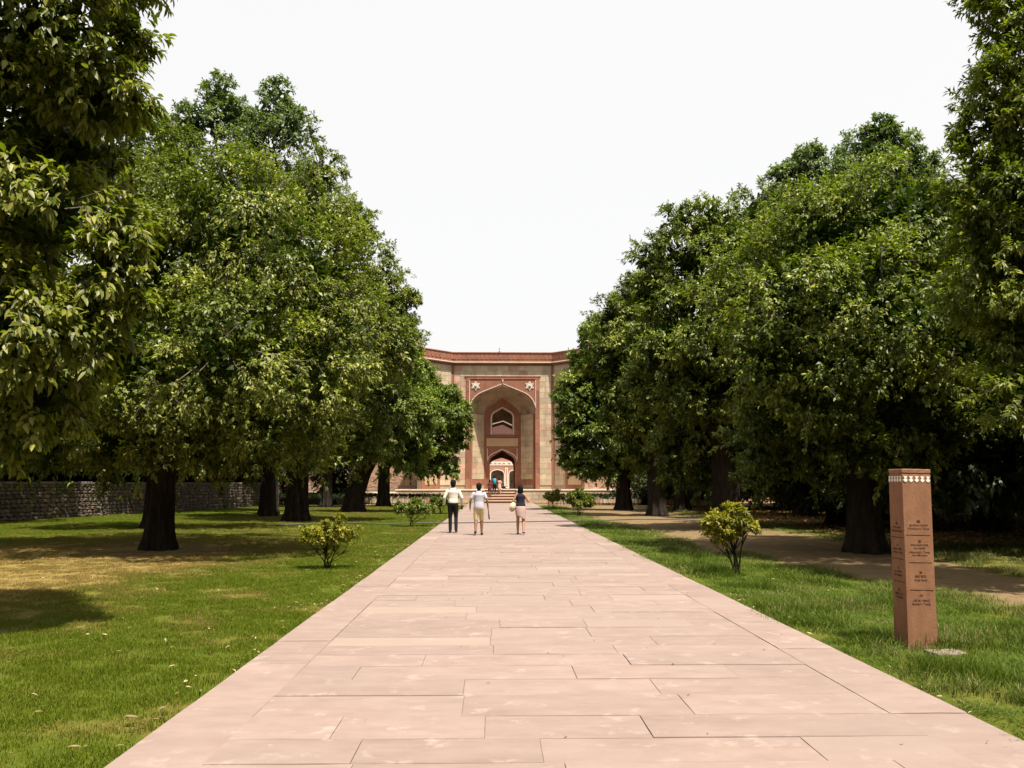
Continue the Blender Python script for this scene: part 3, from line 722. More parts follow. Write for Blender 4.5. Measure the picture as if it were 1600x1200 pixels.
MAT['marble'] = stone('white_marble', (.52,.47,.39), (.62,.57,.49), scale=3, rough=.5, stain=(.5,.42,.32), stain_at=(.6,.78), bump_s=.1)
MAT['panel'] = stone('buff_panel', (.36,.235,.135), (.43,.30,.18), scale=1.5, stain=(.33,.2,.12))
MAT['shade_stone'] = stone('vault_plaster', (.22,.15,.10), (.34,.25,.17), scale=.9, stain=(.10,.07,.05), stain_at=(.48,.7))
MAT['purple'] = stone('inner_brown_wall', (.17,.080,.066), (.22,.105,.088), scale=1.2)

def arch(w, zs, za, n=12, k=.60):
    """four-centred arch from (-w, zs) over (0, za) to (w, zs)"""
    r = k*w; cx = w - r; dx, dz = -cx, za - zs; d = math.hypot(dx, dz)
    th = math.atan2(dz, dx) - math.acos(min(1, r/d))
    half = [(cx + r*math.cos(th*i/n), zs + r*math.sin(th*i/n)) for i in range(n+1)]
    tx, tz = half[-1]
    half += [(tx*(1-q), tz + (za-tz)*q) for q in (.33, .67)]
    return [(-x, z) for x, z in half] + [(0, za)] + [(x, z) for x, z in reversed(half)]
def arch_wall(mb, W, z0, z1, w, zs, za, y0, y1, sill=None, k=.60):
    a = arch(w, zs, za, k=k); s = z0 if sill is None else sill
    mb.prism([(-W, s), (-w, s), (-w, zs), (-W, zs)], y0, y1); mb.prism([(w, s), (W, s), (W, zs), (w, zs)], y0, y1)
    if sill is not None: mb.prism([(-W, z0), (W, z0), (W, sill), (-W, sill)], y0, y1)
    h = len(a)//2
    for q in range(len(a)-1):           # column strips over the arch keep every face convex
        (xa, za_), (xb, zb_) = a[q], a[q+1]
        mb.prism([(xa, za_), (xb, zb_), (xb, z1), (xa, z1)], y0, y1)
    mb.prism([(-W, zs), (-w, zs), (-w, z1), (-W, z1)], y0, y1); mb.prism([(w, zs), (W, zs), (W, z1), (w, z1)], y0, y1)
    return mb

GZ = 1.2                                # terrace level
gate = empty('gateway', (.72, 76.0, 0)); tag(gate, 'tall sandstone gateway with pointed arch and two white stars closing the path', 'gateway')
brng = random.Random(21)
BLOCK = MB().cbox(-.5, .5, -.5, .5, -.5, .5, .03).mesh('stone_block'); BLOCK.materials.append(MAT['cream'])
def courses(u0, u1, z0, z1, ch, wmin, wmax, sink=None):
    """rows of (u, z, w, h)"""
    out = []; z = z0; rows = max(1, round((z1-z0)/ch)); hh = (z1-z0)/rows
    for r in range(rows):
        x = u0
        while x < u1 - .02:
            w = brng.uniform(wmin, wmax)
            if u1 - (x+w) < wmin*.7: w = u1 - x
            out.append((x+w/2, z+hh/2, w-.014, hh-.014)); x += w
        z += hh
    return out
def put_blocks(rows, parent, y=-.015, name='stone_block', me=BLOCK, M=None):
    for u, z, w, h in rows:
        o = bpy.data.objects.new(name, me); COL.objects.link(o); o.parent = parent
        p = Vector((u, y + brng.uniform(-.008, .004), z)); o.scale = (w, .07, h)
        if M is not None: o.location = M @ p; o.rotation_euler = M.to_euler()
        else: o.location = p
def join_blocks(rows, name, mat, parent, M=None, y=-.015):
    mb = MB()
    for u, z, w, h in rows:
        yy = y + brng.uniform(-.008, .004); mb.cbox(u-w/2, u+w/2, yy-.035, yy+.035, z-h/2, z+h/2, .012)
    if M is not None: mb.v = [tuple(M @ Vector(v)) for v in mb.v]
    return tag(mb.build(name, mat, parent), kind='stuff')
HW = 4.62
wall = arch_wall(MB(), HW, GZ, 12.8, 2.98, 8.35, 10.62, 0, .5).build('wall', MAT['cream_wall'], gate)
put_blocks(courses(-HW+.16, -3.38, GZ+.35, 11.5, .49, .45, .85), wall)
put_blocks(courses(3.38, HW-.16, GZ+.35, 11.5, .49, .45, .85), wall)
put_blocks(courses(-HW+.16, HW-.16, 11.5, 12.5, .5, .55, 1.05), wall)
# red sandstone frame, spandrels, pilasters
m = MB()
a_in = arch(2.98, 8.35, 10.62)
for q in range(len(a_in)-1):
    (xa, za_), (xb, zb_) = a_in[q], a_in[q+1]; m.prism([(xa, za_), (xb, zb_), (xb, 11.2), (xa, 11.2)], -.05, -.001)
m.prism([(-3.06, 8.35), (-2.98, 8.35), (-2.98, 11.2), (-3.06, 11.2)], -.05, -.001); m.prism([(2.98, 8.35), (3.06, 8.35), (3.06, 11.2), (2.98, 11.2)], -.05, -.001)
m.build('spandrel', MAT['red'], wall)
for s in (-1, 1):
    x0, x1 = sorted((s*2.985, s*3.37)); m = MB(); z = GZ
    m.cbox(x0, x1, -.09, -.001, GZ+.02, 8.35, .02) if False else None
    rows = []
    while z < 11.44:
        h = min(brng.uniform(.9, 1.6), 11.45-z)
        if 11.45-z-h < .4: h = 11.45-z
        if z < 8.35: rows.append(((x0+x1)/2, z+h/2, x1-x0, h-.012))
        else: rows.append((s*3.215, z+h/2, .31, h-.012))
        z += h
    for u, zz, w, h in rows:
        o = MB().cbox(u-w/2, u+w/2, -.10, -.002, zz-h/2, zz+h/2, .015).build('pilaster_stone', MAT['red_block'], wall)
    MB().box(s*HW-.15, s*HW+.15, -.07, -.001, GZ, 12.5).build('corner_strip', MAT['red'], wall)
MB().cbox(-3.37, 3.37, -.105, -.001, 11.22, 11.45, .03).build('frame_lintel', MAT['red_block'], wall)
MB().cbox(-3.50, 3.50, -.14, -.001, 11.452, 11.53, .03).build('frame_moulding', MAT['red'], wall)
MB().strip(arch(3.02, 8.35, 10.80), .055, -.085, -.052).build('arch_outline', MAT['marble'], wall)
for s in (-1, 1):
    MB().box(s*3.03-.025, s*3.03+.025, -.12, -.101, 8.6, 11.18).build('marble_line', MAT['marble'], wall)
    star = []
    for q in range(12):
        an = math.pi/2 + q*math.pi/6; rr = .46 if q % 2 == 0 else .265; star.append((s*2.48 + rr*math.cos(an), 10.62 + rr*math.sin(an)))
    so = MB().prism(star, -.10, -.049).build('star', MAT['marble'], gate)
    for q in range(6):      # red triangles that split the star's points from its hexagon
        an = math.pi/2 + q*math.pi/3; c = (s*2.48 + .235*math.cos(an), 10.62 + .235*math.sin(an)); t = an + math.pi/2
        MB().prism([(c[0]-.07*math.cos(t), c[1]-.07*math.sin(t)), (c[0]+.07*math.cos(t), c[1]+.07*math.sin(t)), (c[0]+.09*math.cos(an), c[1]+.09*math.sin(an))][::-1], -.106, -.099).build('star_inlay', MAT['red'], so)
    MB().ellipsoid((s*2.48, -.10, 10.57), (.13, .10, .14)).build('boss', MAT['shade_stone'], so, True)
MB().ellipsoid((0, -.10, 11.02), (.07, .06, .10)).tube([(0, -.1, 10.88), (0, -.1, 10.98)], [.05, .03]).ellipsoid((0, -.1, 11.14), (.12, .05, .05)).build('apex_finial', MAT['coping'], wall, True)
# parapet with carved merlons, along the front and both canted flanks
def parapet(L, M, name_parent):
    mb = MB().box(0, L, -.14, .45, 12.80, 13.62); mb.v = [tuple(M @ Vector(v)) for v in mb.v]; par = mb.build('parapet', MAT['red'], name_parent)
    mb = MB().cbox(0, L, -.20, .47, 13.621, 13.74, .03); mb.v = [tuple(M @ Vector(v)) for v in mb.v]; mb.build('parapet_coping', MAT['red_block'], par)
    mb = MB()
    k = int(L/.42)
    for i in range(k):
        x = (i+.5)*L/k; w = .15
        mb.prism([(x-w, 13.08), (x+w, 13.08), (x+w, 13.33), (x+w*.55, 13.45), (x, 13.55), (x-w*.55, 13.45), (x-w, 13.33)], -.18, -.139)
    mb.v = [tuple(M @ Vector(v)) for v in mb.v]; tag(mb.build('carved_merlons', MAT['red'], par), kind='stuff')
    mb = MB().cbox(0, L, -.42, -.001, 12.70, 12.799, .03); mb.v = [tuple(M @ Vector(v)) for v in mb.v]; mb.build('drip_ledge', MAT['coping'], name_parent)
    mb = MB().box(0, L, -.10, -.001, 12.50, 12.699); mb.v = [tuple(M @ Vector(v)) for v in mb.v]; mb.build('string_course', MAT['red'], name_parent)
parapet(2*HW, Matrix.Translation((-HW, 0, 0)), gate)
FL = 3.7; c45 = FL/math.sqrt(2)
for M in (Matrix.Translation((-HW-c45, -c45, 0)) @ Matrix.Rotation(R(45), 4, 'Z'), Matrix.Translation((HW, 0, 0)) @ Matrix.Rotation(R(-45), 4, 'Z')):
    left = M.translation.x < 0
    mb = MB().box(.06, FL-.06, .0, .45, GZ, 12.8); mb.v = [tuple(M @ Vector(v)) for v in mb.v]; fw = mb.build('flank_wall', MAT['cream_wall'], gate)
    a0, a1 = (2.25, FL-.22) if left else (.22, 1.45)          # cream stones next to the corner strip
    put_blocks(courses(a0, a1, GZ+.35, 12.5, .49, .5, .8), fw, M=M)
    b0, b1 = (.1, 2.25) if left else (1.45, FL-.1)
    join_blocks(courses(b0, b1, 10.6, 12.5, .49, .5, .9), 'flank_courses', MAT['cream_i'], fw, M)
    mb = MB().box(b0, b1, -.08, -.001, GZ, 10.55); mb.v = [tuple(M @ Vector(v)) for v in mb.v]; nf_ = mb.build('niche_frame', MAT['red'], gate)
    c = (b0+b1)/2; q = arch(.72, 5.6, 6.8); mb = MB()
    pz = [(-.72, GZ+.4), (.72, GZ+.4)] + [(x, z) for x, z in reversed(q)]
    mb.prism([(c+x, z) for x, z in pz], -.10, -.081); mb.v = [tuple(M @ Vector(v)) for v in mb.v]; mb.build('niche_panel', MAT['panel'], nf_)
    parapet(FL, M, gate)
# the recess: canted sides, vault, rear bay
D0, D1 = .5, 2.7
rear_w = 1.62
fa, ba = arch(2.98, 8.35, 10.62), arch(rear_w, 8.15, 9.75)
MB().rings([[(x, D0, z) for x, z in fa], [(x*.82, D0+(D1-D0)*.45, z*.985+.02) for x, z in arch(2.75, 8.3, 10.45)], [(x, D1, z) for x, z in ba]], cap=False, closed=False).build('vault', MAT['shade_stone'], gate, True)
for s in (-1, 1):
    dx, dy = (2.98-rear_w), (D1-D0); L = math.hypot(dx, dy); ang = math.atan2(dy, dx)
    if s < 0: M = Matrix.Translation((-2.98, D0, 0)) @ Matrix.Rotation(ang, 4, 'Z')
    else: M = Matrix.Translation((rear_w, D1, 0)) @ Matrix.Rotation(-ang, 4, 'Z')
    mb = MB().box(0, L, .0, .3, GZ, 8.6); mb.v = [tuple(M @ Vector(v)) for v in mb.v]; sw = mb.build('recess_side_wall', MAT['cream_wall'], gate)
    join_blocks(courses(.3, L-.25, GZ+.9, 8.15, .52, .6, 1.1), 'recess_courses', MAT['cream_i'], sw, M)
    for q0, q1, z0, z1 in ((0.0, .29, GZ, 8.3), (L-.24, L, GZ, 8.1), (.3, L-.25, GZ, GZ+.35), (.3, L-.25, GZ+.36, GZ+.88)):
        mb = MB().box(q0, q1, -.06 if z1 < 8 else -.07, -.001, z0, z1); mb.v = [tuple(M @ Vector(v)) for v in mb.v]
        mb.build('dado_band' if z1 < 8 else 'edge_strip', MAT['red'] if (z1 > 8 or z0 > GZ+.2) else MAT['cream_wall'], sw)
rw = arch_wall(MB(), rear_w+.06, GZ, 5.12, 1.18, 3.68, 4.82, D1, D1+.7).build('door_wall', MAT['red'], gate)
arch_wall(MB(), rear_w+.06, 6.05, 9.9, .95, 7.9, 8.78, D1+.002, D1+.7, sill=6.2).build('window_wall', MAT['red'], gate)
MB().box(-rear_w-.06, rear_w+.06, D1+.01, D1+.7, 5.12, 6.05).build('panel_backing', MAT['red'], gate)
MB().cbox(-1.5, 1.5, D1-.03, D1+.009, 5.2, 5.98, .02).build('buff_panel', MAT['panel'], gate)
MB().box(-1.6, 1.6, D1-.10, D1+.001, 6.06, 6.16).build('sill_band', MAT['red'], gate)
MB().strip(arch(1.36, 3.75, 4.90), .06, D1-.03, D1-.001).build('door_arch_outline', MAT['marble'], rw)
for s in (-1, 1): MB().box(s*1.40-.025, s*1.40+.025, D1-.03, D1-.001, 3.75, 5.0).build('marble_line', MAT['marble'], rw)
wo = MB().strip([(-.97, 6.3)] + arch(.97, 7.9, 8.80) + [(.97, 6.3)], .15, D1-.05, D1-.001).build('window_surround', MAT['coping'], gate)
# upper room seen through the window: a gabled inner wall with pale coping
gb = MB().prism([(-.95, 5.9), (1.25, 5.9), (1.25, 7.2), (.1, 7.75), (-.95, 7.45)], 5.6, 5.9).build('inner_gable', MAT['purple'], gate)
MB().strip([(1.25, 7.2), (.1, 7.75), (-.95, 7.45)], -.10, 5.5, 5.95).build('gable_coping', MAT['coping'], gb)
m = MB().box(-2.4, 2.4, 9.0, 9.2, 5.9, 11.5).box(-2.45, -2.25, 3.41, 9.0, 5.9, 9.6).box(2.25, 2.45, 3.41, 9.0, 5.9, 9.6).box(-2.5, 2.5, 3.41, 4.0, 9.6, 9.8).box(-2.5, 2.5, 6.3, 9.2, 9.6, 9.8).box(-2.5, 2.5, 3.41, 9.2, 5.6, 5.89)  # ceiling slot lets light onto the gable, rear slab keeps the back dark
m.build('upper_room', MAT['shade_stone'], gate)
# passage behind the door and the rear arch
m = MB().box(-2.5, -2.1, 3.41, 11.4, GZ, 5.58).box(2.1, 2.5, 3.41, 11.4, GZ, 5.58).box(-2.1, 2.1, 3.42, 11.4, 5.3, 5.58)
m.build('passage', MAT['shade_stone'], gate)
arch_wall(MB(), 2.5, GZ, 5.59, 1.26, 3.45, 4.42, 11.41, 12.2).build('rear_arch', MAT['red'], gate)
m = MB().box(-HW-c45, -2.52, 1.2, 12.2, GZ, 12.2).box(2.52, HW+c45, 1.2, 12.2, GZ, 12.2) if False else MB().box(-HW+.3, -3.2, 3.4, 12.2, GZ, 12.2).box(3.2, HW-.3, 3.4, 12.2, GZ, 12.2)
m.build('gate_body', MAT['cream_wall'], gate)
m = MB().box(-3.19, 3.19, 9.21, 12.2, 5.6, 12.2).build('rear_block', MAT['cream_wall'], gate)
MB().box(-HW+.3, HW-.3, .46, 3.6, 12.21, 12.5).box(-HW+.3, HW-.3, 9.21, 12.2, 12.21, 12.5).build('roof', MAT['cream_wall'], gate)  # unseen roof left open in the middle to light the inner gable
MB().tube([(-.3, 2, 12.5), (-.3, 2, 14.0)], [.05, .03]).ellipsoid((-.3, 2, 14.12), (.10, .10, .12)).ellipsoid((-.3, 2, 14.42), (.05, .05, .10)).tube([(-.3, 2, 14.1), (-.3, 2, 14.5)], .02).build('roof_finial', MAT['shade_stone'], gate)

# ------------------------------------------------------------------ terrace, steps, garden walls
def terrace(label, x0, x1, y0, y1, top, group=None):
    t = empty('stone_terrace', ((x0+x1)/2, y0, 0)); tag(t, label, 'terrace', group)
    h = (x1-x0)/2
    w = MB().box(-h, h, 0, y1-y0, -.1, top-.14).build('wall', MAT['cream_wall'], t)
    put_blocks(courses(-h, h, .02, top-.15, (top-.17)/2.6, .7, 1.3), w, y=-.02)
    x = -h
    while x < h-.05:
        L = min(brng.uniform(1.1, 1.9), h-x); L = h-x if h-x-L < .5 else L
        MB().cbox(x+.006, x+L-.006, -.10, y1-y0, top-.138, top, .02).build('coping_stone', MAT['coping'], t); x += L
    return t
SX0, SX1 = -.86, 1.86
terrace('stone terrace left of the gate steps', -8.6, SX0-.004, 72.6, 89.5, GZ)
terrace('stone terrace right of the gate steps', SX1+.004, 13.5, 72.6, 89.5, GZ)
terrace('lower stone terrace at the far left end behind the hedge', -24, -8.35, 72.0, 77.0, .95)
st = empty('stone_steps', ((SX0+SX1)/2, 72.3, 0)); tag(st, 'flight of pale stone steps leading up to the gateway', 'steps')
hw = (SX1-SX0)/2; ns = 5
for i in range(ns):
    z = GZ*(i+1)/ns; y = i*.40
    MB().box(-hw, hw, y+.05, y+.45 if i < ns-1 else 17.2, -.05, z-.07).build('riser', MAT['red'], st)
    MB().cbox(-hw, hw, y, y+.46 if i < ns-1 else 17.2, z-.069, z, .015).build('tread', MAT['coping'], st)
MAT['rubble_far'] = stone('rubble_masonry', (.20,.115,.075), (.42,.27,.18), scale=2.6, stain=(.45,.33,.22), stain_scale=1.7, stain_at=(.52,.66), bump_s=.9, bump_scale=5, bump_d=.08, stretch=(1,1,2.2))
def long_wall(label, A_, B_, h, mat, name='garden_wall'):
    A_, B_ = Vector(A_), Vector(B_); L = (B_-A_).length; ang = math.atan2(B_.y-A_.y, B_.x-A_.x)
    w = empty(name, (A_.x, A_.y, 0), ang); tag(w, label, 'wall')
    MB().box(0, L, 0, .6, -.1, h-.15).build('masonry', mat, w)
    x = 0
    while x < L-.05:
        q = min(brng.uniform(1.0, 2.2), L-x); MB().box(x+.005, x+q-.005, -.06, .66, h-.149, h + brng.uniform(-.02, .02)).build('coping_stone', MAT['coping'], w); x += q
    return w
long_wall('red brown rubble wall running left from the gateway behind the trees', (-34, 78.5), (-7.0, 78.5), 4.6, MAT['rubble_far'])
long_wall('red brown rubble wall running right from the gateway behind the trees', (8.4, 78.5), (34, 78.5), 4.6, MAT['rubble_far'])
long_wall('low red stone wall end seen between the right hand trunks', (12.6, 73.0), (17.6, 62.5), 2.5, MAT['rubble_far'])

# rubble wall along the left
MAT['rubble'] = stone('rubble_stone', (.085,.068,.052), (.165,.132,.102), scale=3, rnd='object', rnd_amt=.35, hue=(.17,.11,.08), bump_s=.8, bump_scale=18, bump_d=.03)
MAT['rubble_i'] = stone('rubble_stone_far', (.085,.068,.052), (.165,.132,.102), scale=3, rnd='island', rnd_amt=.35, hue=(.17,.11,.08), bump_s=.8, bump_scale=18, bump_d=.03)
MAT['rubble_core'] = stone('rubble_core', (.07,.055,.042), (.12,.095,.07), scale=6)
A_, B_ = Vector((-23.4, 28.5, 0)), Vector((-16.9, 66, 0)); L = (B_-A_).length; ang = math.atan2(B_.y-A_.y, B_.x-A_.x)
rwall = empty('rubble_wall', A_, ang); tag(rwall, 'long dark rubble stone wall along the left edge of the lawn', 'wall')
MB().box(0, L, -.0, .45, -.1, 1.62).build('core', MAT['rubble_core'], rwall)
def stone_me(seed):
    rn = random.Random(seed); mb = MB(); v = []
    for y in (0, 1):
        for q in range(8):
            a = q*math.pi/4 + rn.uniform(-.15, .15); e = .5/max(abs(math.cos(a)), abs(math.sin(a)))*rn.uniform(.80, 1.0)
            f = 1 if y == 0 else .72
            v.append((math.cos(a)*e*f, .5 if y == 0 else -.5+rn.uniform(-.15, .15), math.sin(a)*e*f))
    mb.add(v, [(i, (i+1) % 8, (i+1) % 8+8, i+8) for i in range(8)] + [tuple(range(15, 7, -1)), tuple(range(8))])
    me = mb.mesh('rubble_stone'); me.materials.append(MAT['rubble']); return me, mb
ST = [stone_me(s) for s in range(9)]
rs = []; z = .0; row = 0
while z < 1.6:
    h = brng.uniform(.15, .23); h = 1.62-z if 1.62-z-h < .1 else h
    x = brng.uniform(-.2, 0)
    while x < L: w = brng.uniform(.22, .52); rs.append((x+w/2, z+h/2, w, h)); x += w
    z += h
# the stones that show largest are the nearest inside the frame
def inframe(s): 
    p = A_ + Vector((math.cos(ang), math.sin(ang), 0))*s[0]; return p.x > -p.y*.60 - .3, p.y
rs.sort(key=lambda s: (not inframe(s)[0], inframe(s)[1]))
rest = MB()
for i, (x, z, w, h) in enumerate(rs):
    me, mb = ST[brng.randrange(9)]; y = brng.uniform(-.045, .0)
    if i < 300:
        o = bpy.data.objects.new('rubble_stone', me); COL.objects.link(o); o.parent = rwall; o.location = (x, y, z); o.scale = (w, .16, h); o.rotation_euler = (0, brng.uniform(-.06, .06), 0)
    else: rest.add([(x+a*w, y+b_*.16, z+c*h) for a, b_, c in mb.v], mb.f)
tag(rest.build('distant_rubble_stones', MAT['rubble_i'], rwall), kind='stuff')
x = 0
while x < L:
    q = min(brng.uniform(.6, 1.2), L-x); MB().cbox(x+.008, x+q-.008, -.10, .5, 1.622, 1.74 + brng.uniform(-.02, .03), .02).build('coping_stone', MAT['rubble'], rwall); x += q

# ------------------------------------------------------------------ the tomb terrace beyond the gateway
MAT['tomb_red'] = stone('tomb_sandstone', (.30,.15,.105), (.37,.195,.145), scale=.5, stain=(.27,.12,.085), stain_scale=.3)
tomb = empty('tomb_arcade', (.55, 165, 0)); tag(tomb, 'red sandstone arcade with white marble trim seen through the gate doorway', 'building')
BAY = 3.6; nb_ = 5; NW = BAY*nb_/2
for i in range(nb_):
    x = -NW + (i+.5)*BAY
    mb = arch_wall(MB(), BAY/2-.002, .2, 7.2, 1.25, 3.55, 4.45, 0, .9); mb.v = [(a+x, b_, c) for a, b_, c in mb.v]; mb.build('bay_wall', MAT['tomb_red'], tomb)
    mb = MB().strip([(-1.3, .2)] + arch(1.3, 3.55, 4.5) + [(1.3, .2)], .16, -.06, -.002); mb.v = [(a+x, b_, c) for a, b_, c in mb.v]; mb.build('arch_trim', MAT['marble'], tomb)
    for z0, z1 in ((.5, 1.2), (1.4, 4.9)):
        f = MB().box(x+BAY/2-.27, x+BAY/2+.27, -.08, -.002, z0, z1).build('pier_panel', MAT['marble'], tomb)
        MB().box(x+BAY/2-.10, x+BAY/2+.10, -.10, -.081, z0+.18, z1-.18).build('pier_inlay', MAT['tomb_red'], f)
    for k in range(4): MB().box(x-1.3+k*.85-.27, x-1.3+k*.85+.27, -.08, -.061, 5.62, 5.84).build('band_inlay', MAT['tomb_red'], tomb)
MB().box(-NW, NW, -.06, -.002, 5.35, 6.1).build('marble_band', MAT['marble'], tomb)
MB().box(-NW, NW, 4.5, 5, .2, 7.2).build('niche_back', MAT['shade_stone'], tomb)
MB().box(-NW, NW, -.15, 5, 7.201, 7.4).build('cornice', MAT['marble'], tomb)
MB().box(-NW, NW, 5.1, 9, 0, 7.0).build('terrace_fill', MAT['tomb_red'], tomb)
MB().box(-NW, NW, -1.6, 5, -.1, .19).box(.9, NW, -.9, -.1, .19, .75).build('plinth_step', MAT['marble'], tomb)
# ------------------------------------------------------------------ sign pillar
MAT['pillar'] = stone('pillar_sandstone', (.192,.090,.046), (.262,.127,.068), scale=7, stain=(.300,.156,.090), stain_scale=3.0, stain_at=(.56,.76), bump_s=.6, bump_scale=55, bump_d=.006, stretch=(1,1,.5))
MAT['letter'] = plain('engraved_letter', (.045,.018,.012), rough=.9, spec=.1)
MAT['white_paint'] = plain('white_inlay', (.72,.68,.62), rough=.7, var=.08)
PX0, PX1, PY0, PY1, PH = 4.11, 4.41, 8.43, 8.73, 1.775
pil = empty('sign_pillar', ((PX0+PX1)/2, (PY0+PY1)/2, 0)); tag(pil, 'square red sandstone sign pillar with engraved directions on the right verge', 'sign')
hp = (PX1-PX0)/2; pil.rotation_euler = (0, .019, 0)
rn = random.Random(5); rings = []
for z, s in ((-.1, 1.0), (.3, 1.0), (.8, .998), (1.3, .996), (1.716, .994), (1.722, .955), (1.732, .955), (1.738, 1.0), (1.770, 1.0), (PH, .975)):
    ring = []; nseg = 6; ch = .006
    cs = [(-1,-1),(1,-1),(1,1),(-1,1)]
    for q in range(4):
        (ax, ay), (bx, by) = cs[q], cs[(q+1) % 4]
        for k in range(nseg):
            t = k/nseg; x = ax+(bx-ax)*t; y = ay+(by-ay)*t; c = .975 if k == 0 else 1
            j = rn.uniform(-.0015, .0015)
            ring.append((x*c*(hp*s+j), y*c*(hp*s+j), z + (rn.uniform(-.003, .003) if z > 1.7 else 0)))
    rings.append(ring)
MB().rings(rings).build('shaft', MAT['pillar'], pil)
def motif(face, u):
    z = 1.703; w = .021
    up = [(u-w, z), (u+w, z), (u+w*.30, z-.026), (u-w*.30, z-.026)]
    lo = [(u-w*.30, z-.026), (u+w*.30, z-.026), (u+w*.95, z-.034), (u+w*.95, z-.044), (u, z-.062), (u-w*.95, z-.044), (u-w*.95, z-.034)]
    mb = MB().prism(up[::-1], -hp-.003, -hp+.004).prism(lo[::-1], -hp-.0032, -hp+.004)
    if face == 'left': mb.v = [(y, -x, z_) for x, y, z_ in mb.v]
    mb.build('white_motif', MAT['white_paint'], pil)
for i in range(5):
    motif('front', -.116 + i*.058); motif('left', -.116 + i*.058)
def text_mesh(s):
    cu = bpy.data.curves.new('txt', 'FONT'); cu.body = s; cu.align_x = 'CENTER'; cu.align_y = 'CENTER'; cu.extrude = .0; cu.offset = .012; cu.resolution_u = 2
    o = bpy.data.objects.new('txt', cu); COL.objects.link(o)
    dg = bpy.context.evaluated_depsgraph_get(); me = bpy.data.meshes.new_from_object(o.evaluated_get(dg)); bpy.data.objects.remove(o); bpy.data.curves.remove(cu)
    return me
def write(s, py, width_px, face='front', hpx=3.6):
    me = text_mesh(s); n = len(me.vertices)
    if n == 0: return
    co = np.zeros(n*3); me.vertices.foreach_get('co', co); co = co.reshape(-1, 3)
    w = np.ptp(co[:, 0]); h = np.ptp(co[:, 1]); c = (co.max(0)+co.min(0))/2
    z = at(1440, py, PY0).z; W = width_px*.00652; H_ = hpx*.00652
    X = (co[:, 0]-c[0])/w*W; Z = (co[:, 1]-c[1])/h*H_ + z; Yv = -hp-.0016 + 0*X
    new = np.stack([X, Yv, Z] if face == 'front' else [Yv, -X, Z], -1)
    me.vertices.foreach_set('co', new.ravel()); me.update(); me.materials.clear(); me.materials.append(MAT['letter'])
    link('engraved_lettering', me, pil)
def rule(py, u0, u1, face='front'):
    z = at(1440, py, PY0).z; mb = MB().box(u0, u1, -hp-.0015, -hp+.002, z-.0022, z+.0022)
    if face == 'left': mb.v = [(y, -x, z_) for x, y, z_ in mb.v]
    mb.build('engraved_rule', MAT['letter'], pil)
def chevrons(py, kind, face='front', s=.014):
    z = at(1440, py, PY0).z; mb = MB()
    for k in (0, 1):
        if kind == 'up': L = [(-s, z-.012+k*.013), (0, z+k*.013), (s, z-.012+k*.013)]
        else:
            d = 1 if kind == 'right' else -1; x = (-.010+k*.014)*d; L = [(x, z+s*.8), (x+d*.012, z), (x, z-s*.8)]
        mb.strip(L, .005, -hp-.0015, -hp+.002)
    if face == 'left': mb.v = [(y, -x, z_) for x, y, z_ in mb.v]
    mb.build('engraved_arrow', MAT['letter'], pil)
chevrons(815, 'up'); write('हुमायूँ का मकबरा', 820.8, 29, hpx=4.2); write("Humayun's Tomb", 826.2, 34); rule(836, -.125, .115)
chevrons(846, 'right'); write('अफसरवाला गुंबद', 851.8, 28, hpx=4.2); write('एवं मस्जिद', 856.8, 17, hpx=4); write("Afsarwala's Tomb", 862.6, 32); write('and Mosque', 867.8, 24)
rule(879, -.11, .12); chevrons(894.6, 'right'); write('अरब सराय', 900.8, 18, hpx=3.8); write('Arab Serai', 906.2, 20); rule(922, -.11, .125)
chevrons(931, 'up'); write('नाई का मकबरा', 938.4, 26, hpx=4.2); write("Barber's Tomb", 943.6, 28)
for k, (py, h_, e_) in enumerate(((819.5, 'नीला गुंबद', 'Nila Gumbad'), (853.5, 'ईसा खाँ', "Isa Khan's Tomb"), (889.5, 'बू हलीमा', 'Bu Halima'), (924.5, 'टिकट घर', 'Tickets'))):
    chevrons(py, 'up' if k in (0, 3) else 'left', 'left'); write(h_, py+6, 26, 'left', 4); write(e_, py+11.2, 32 if k < 2 else 24, 'left')
    if k < 3: rule(py+21.5, -.12, .12, 'left')
sl = MB().cbox(-.16, .16, -.11, .11, -.03, .032, .01); sl = sl.build('flat_stone', MAT['slab']); sl.location = (4.36, 8.20, -.012); sl.rotation_euler = (0, 0, .12); tag(sl, 'pinkish flat stone lying in the grass at the foot of the sign pillar', 'stone')

# ------------------------------------------------------------------ people
def skin_m(n, c): return plain(n, c, rough=.55, var=.08, scale=30)
MAT['skin1'] = skin_m('skin_brown', (.185,.088,.050)); MAT['skin2'] = skin_m('skin_tan', (.33,.165,.10))
MAT['hair'] = plain('black_hair', (.010,.008,.007), rough=.85, spec=.1, scale=80, bump_s=.5)
def cloth(n, c, r=.85): return plain(n, c, rough=r, spec=.15, var=.12, scale=9, bump_s=.3)
for k, c in dict(white=(.60,.55,.45), black=(.012,.012,.014), lav=(.40,.38,.43), yellow=(.56,.47,.23), navy=(.020,.018,.030), pink=(.44,.31,.27), cream=(.48,.41,.28), teal=(.02,.30,.36), rose=(.50,.26,.22), maroon=(.10,.03,.03), whitec=(.75,.72,.68), orange=(.75,.30,.03), shoe=(.025,.02,.018)).items(): MAT['c_'+k] = cloth('cloth_'+k, c)
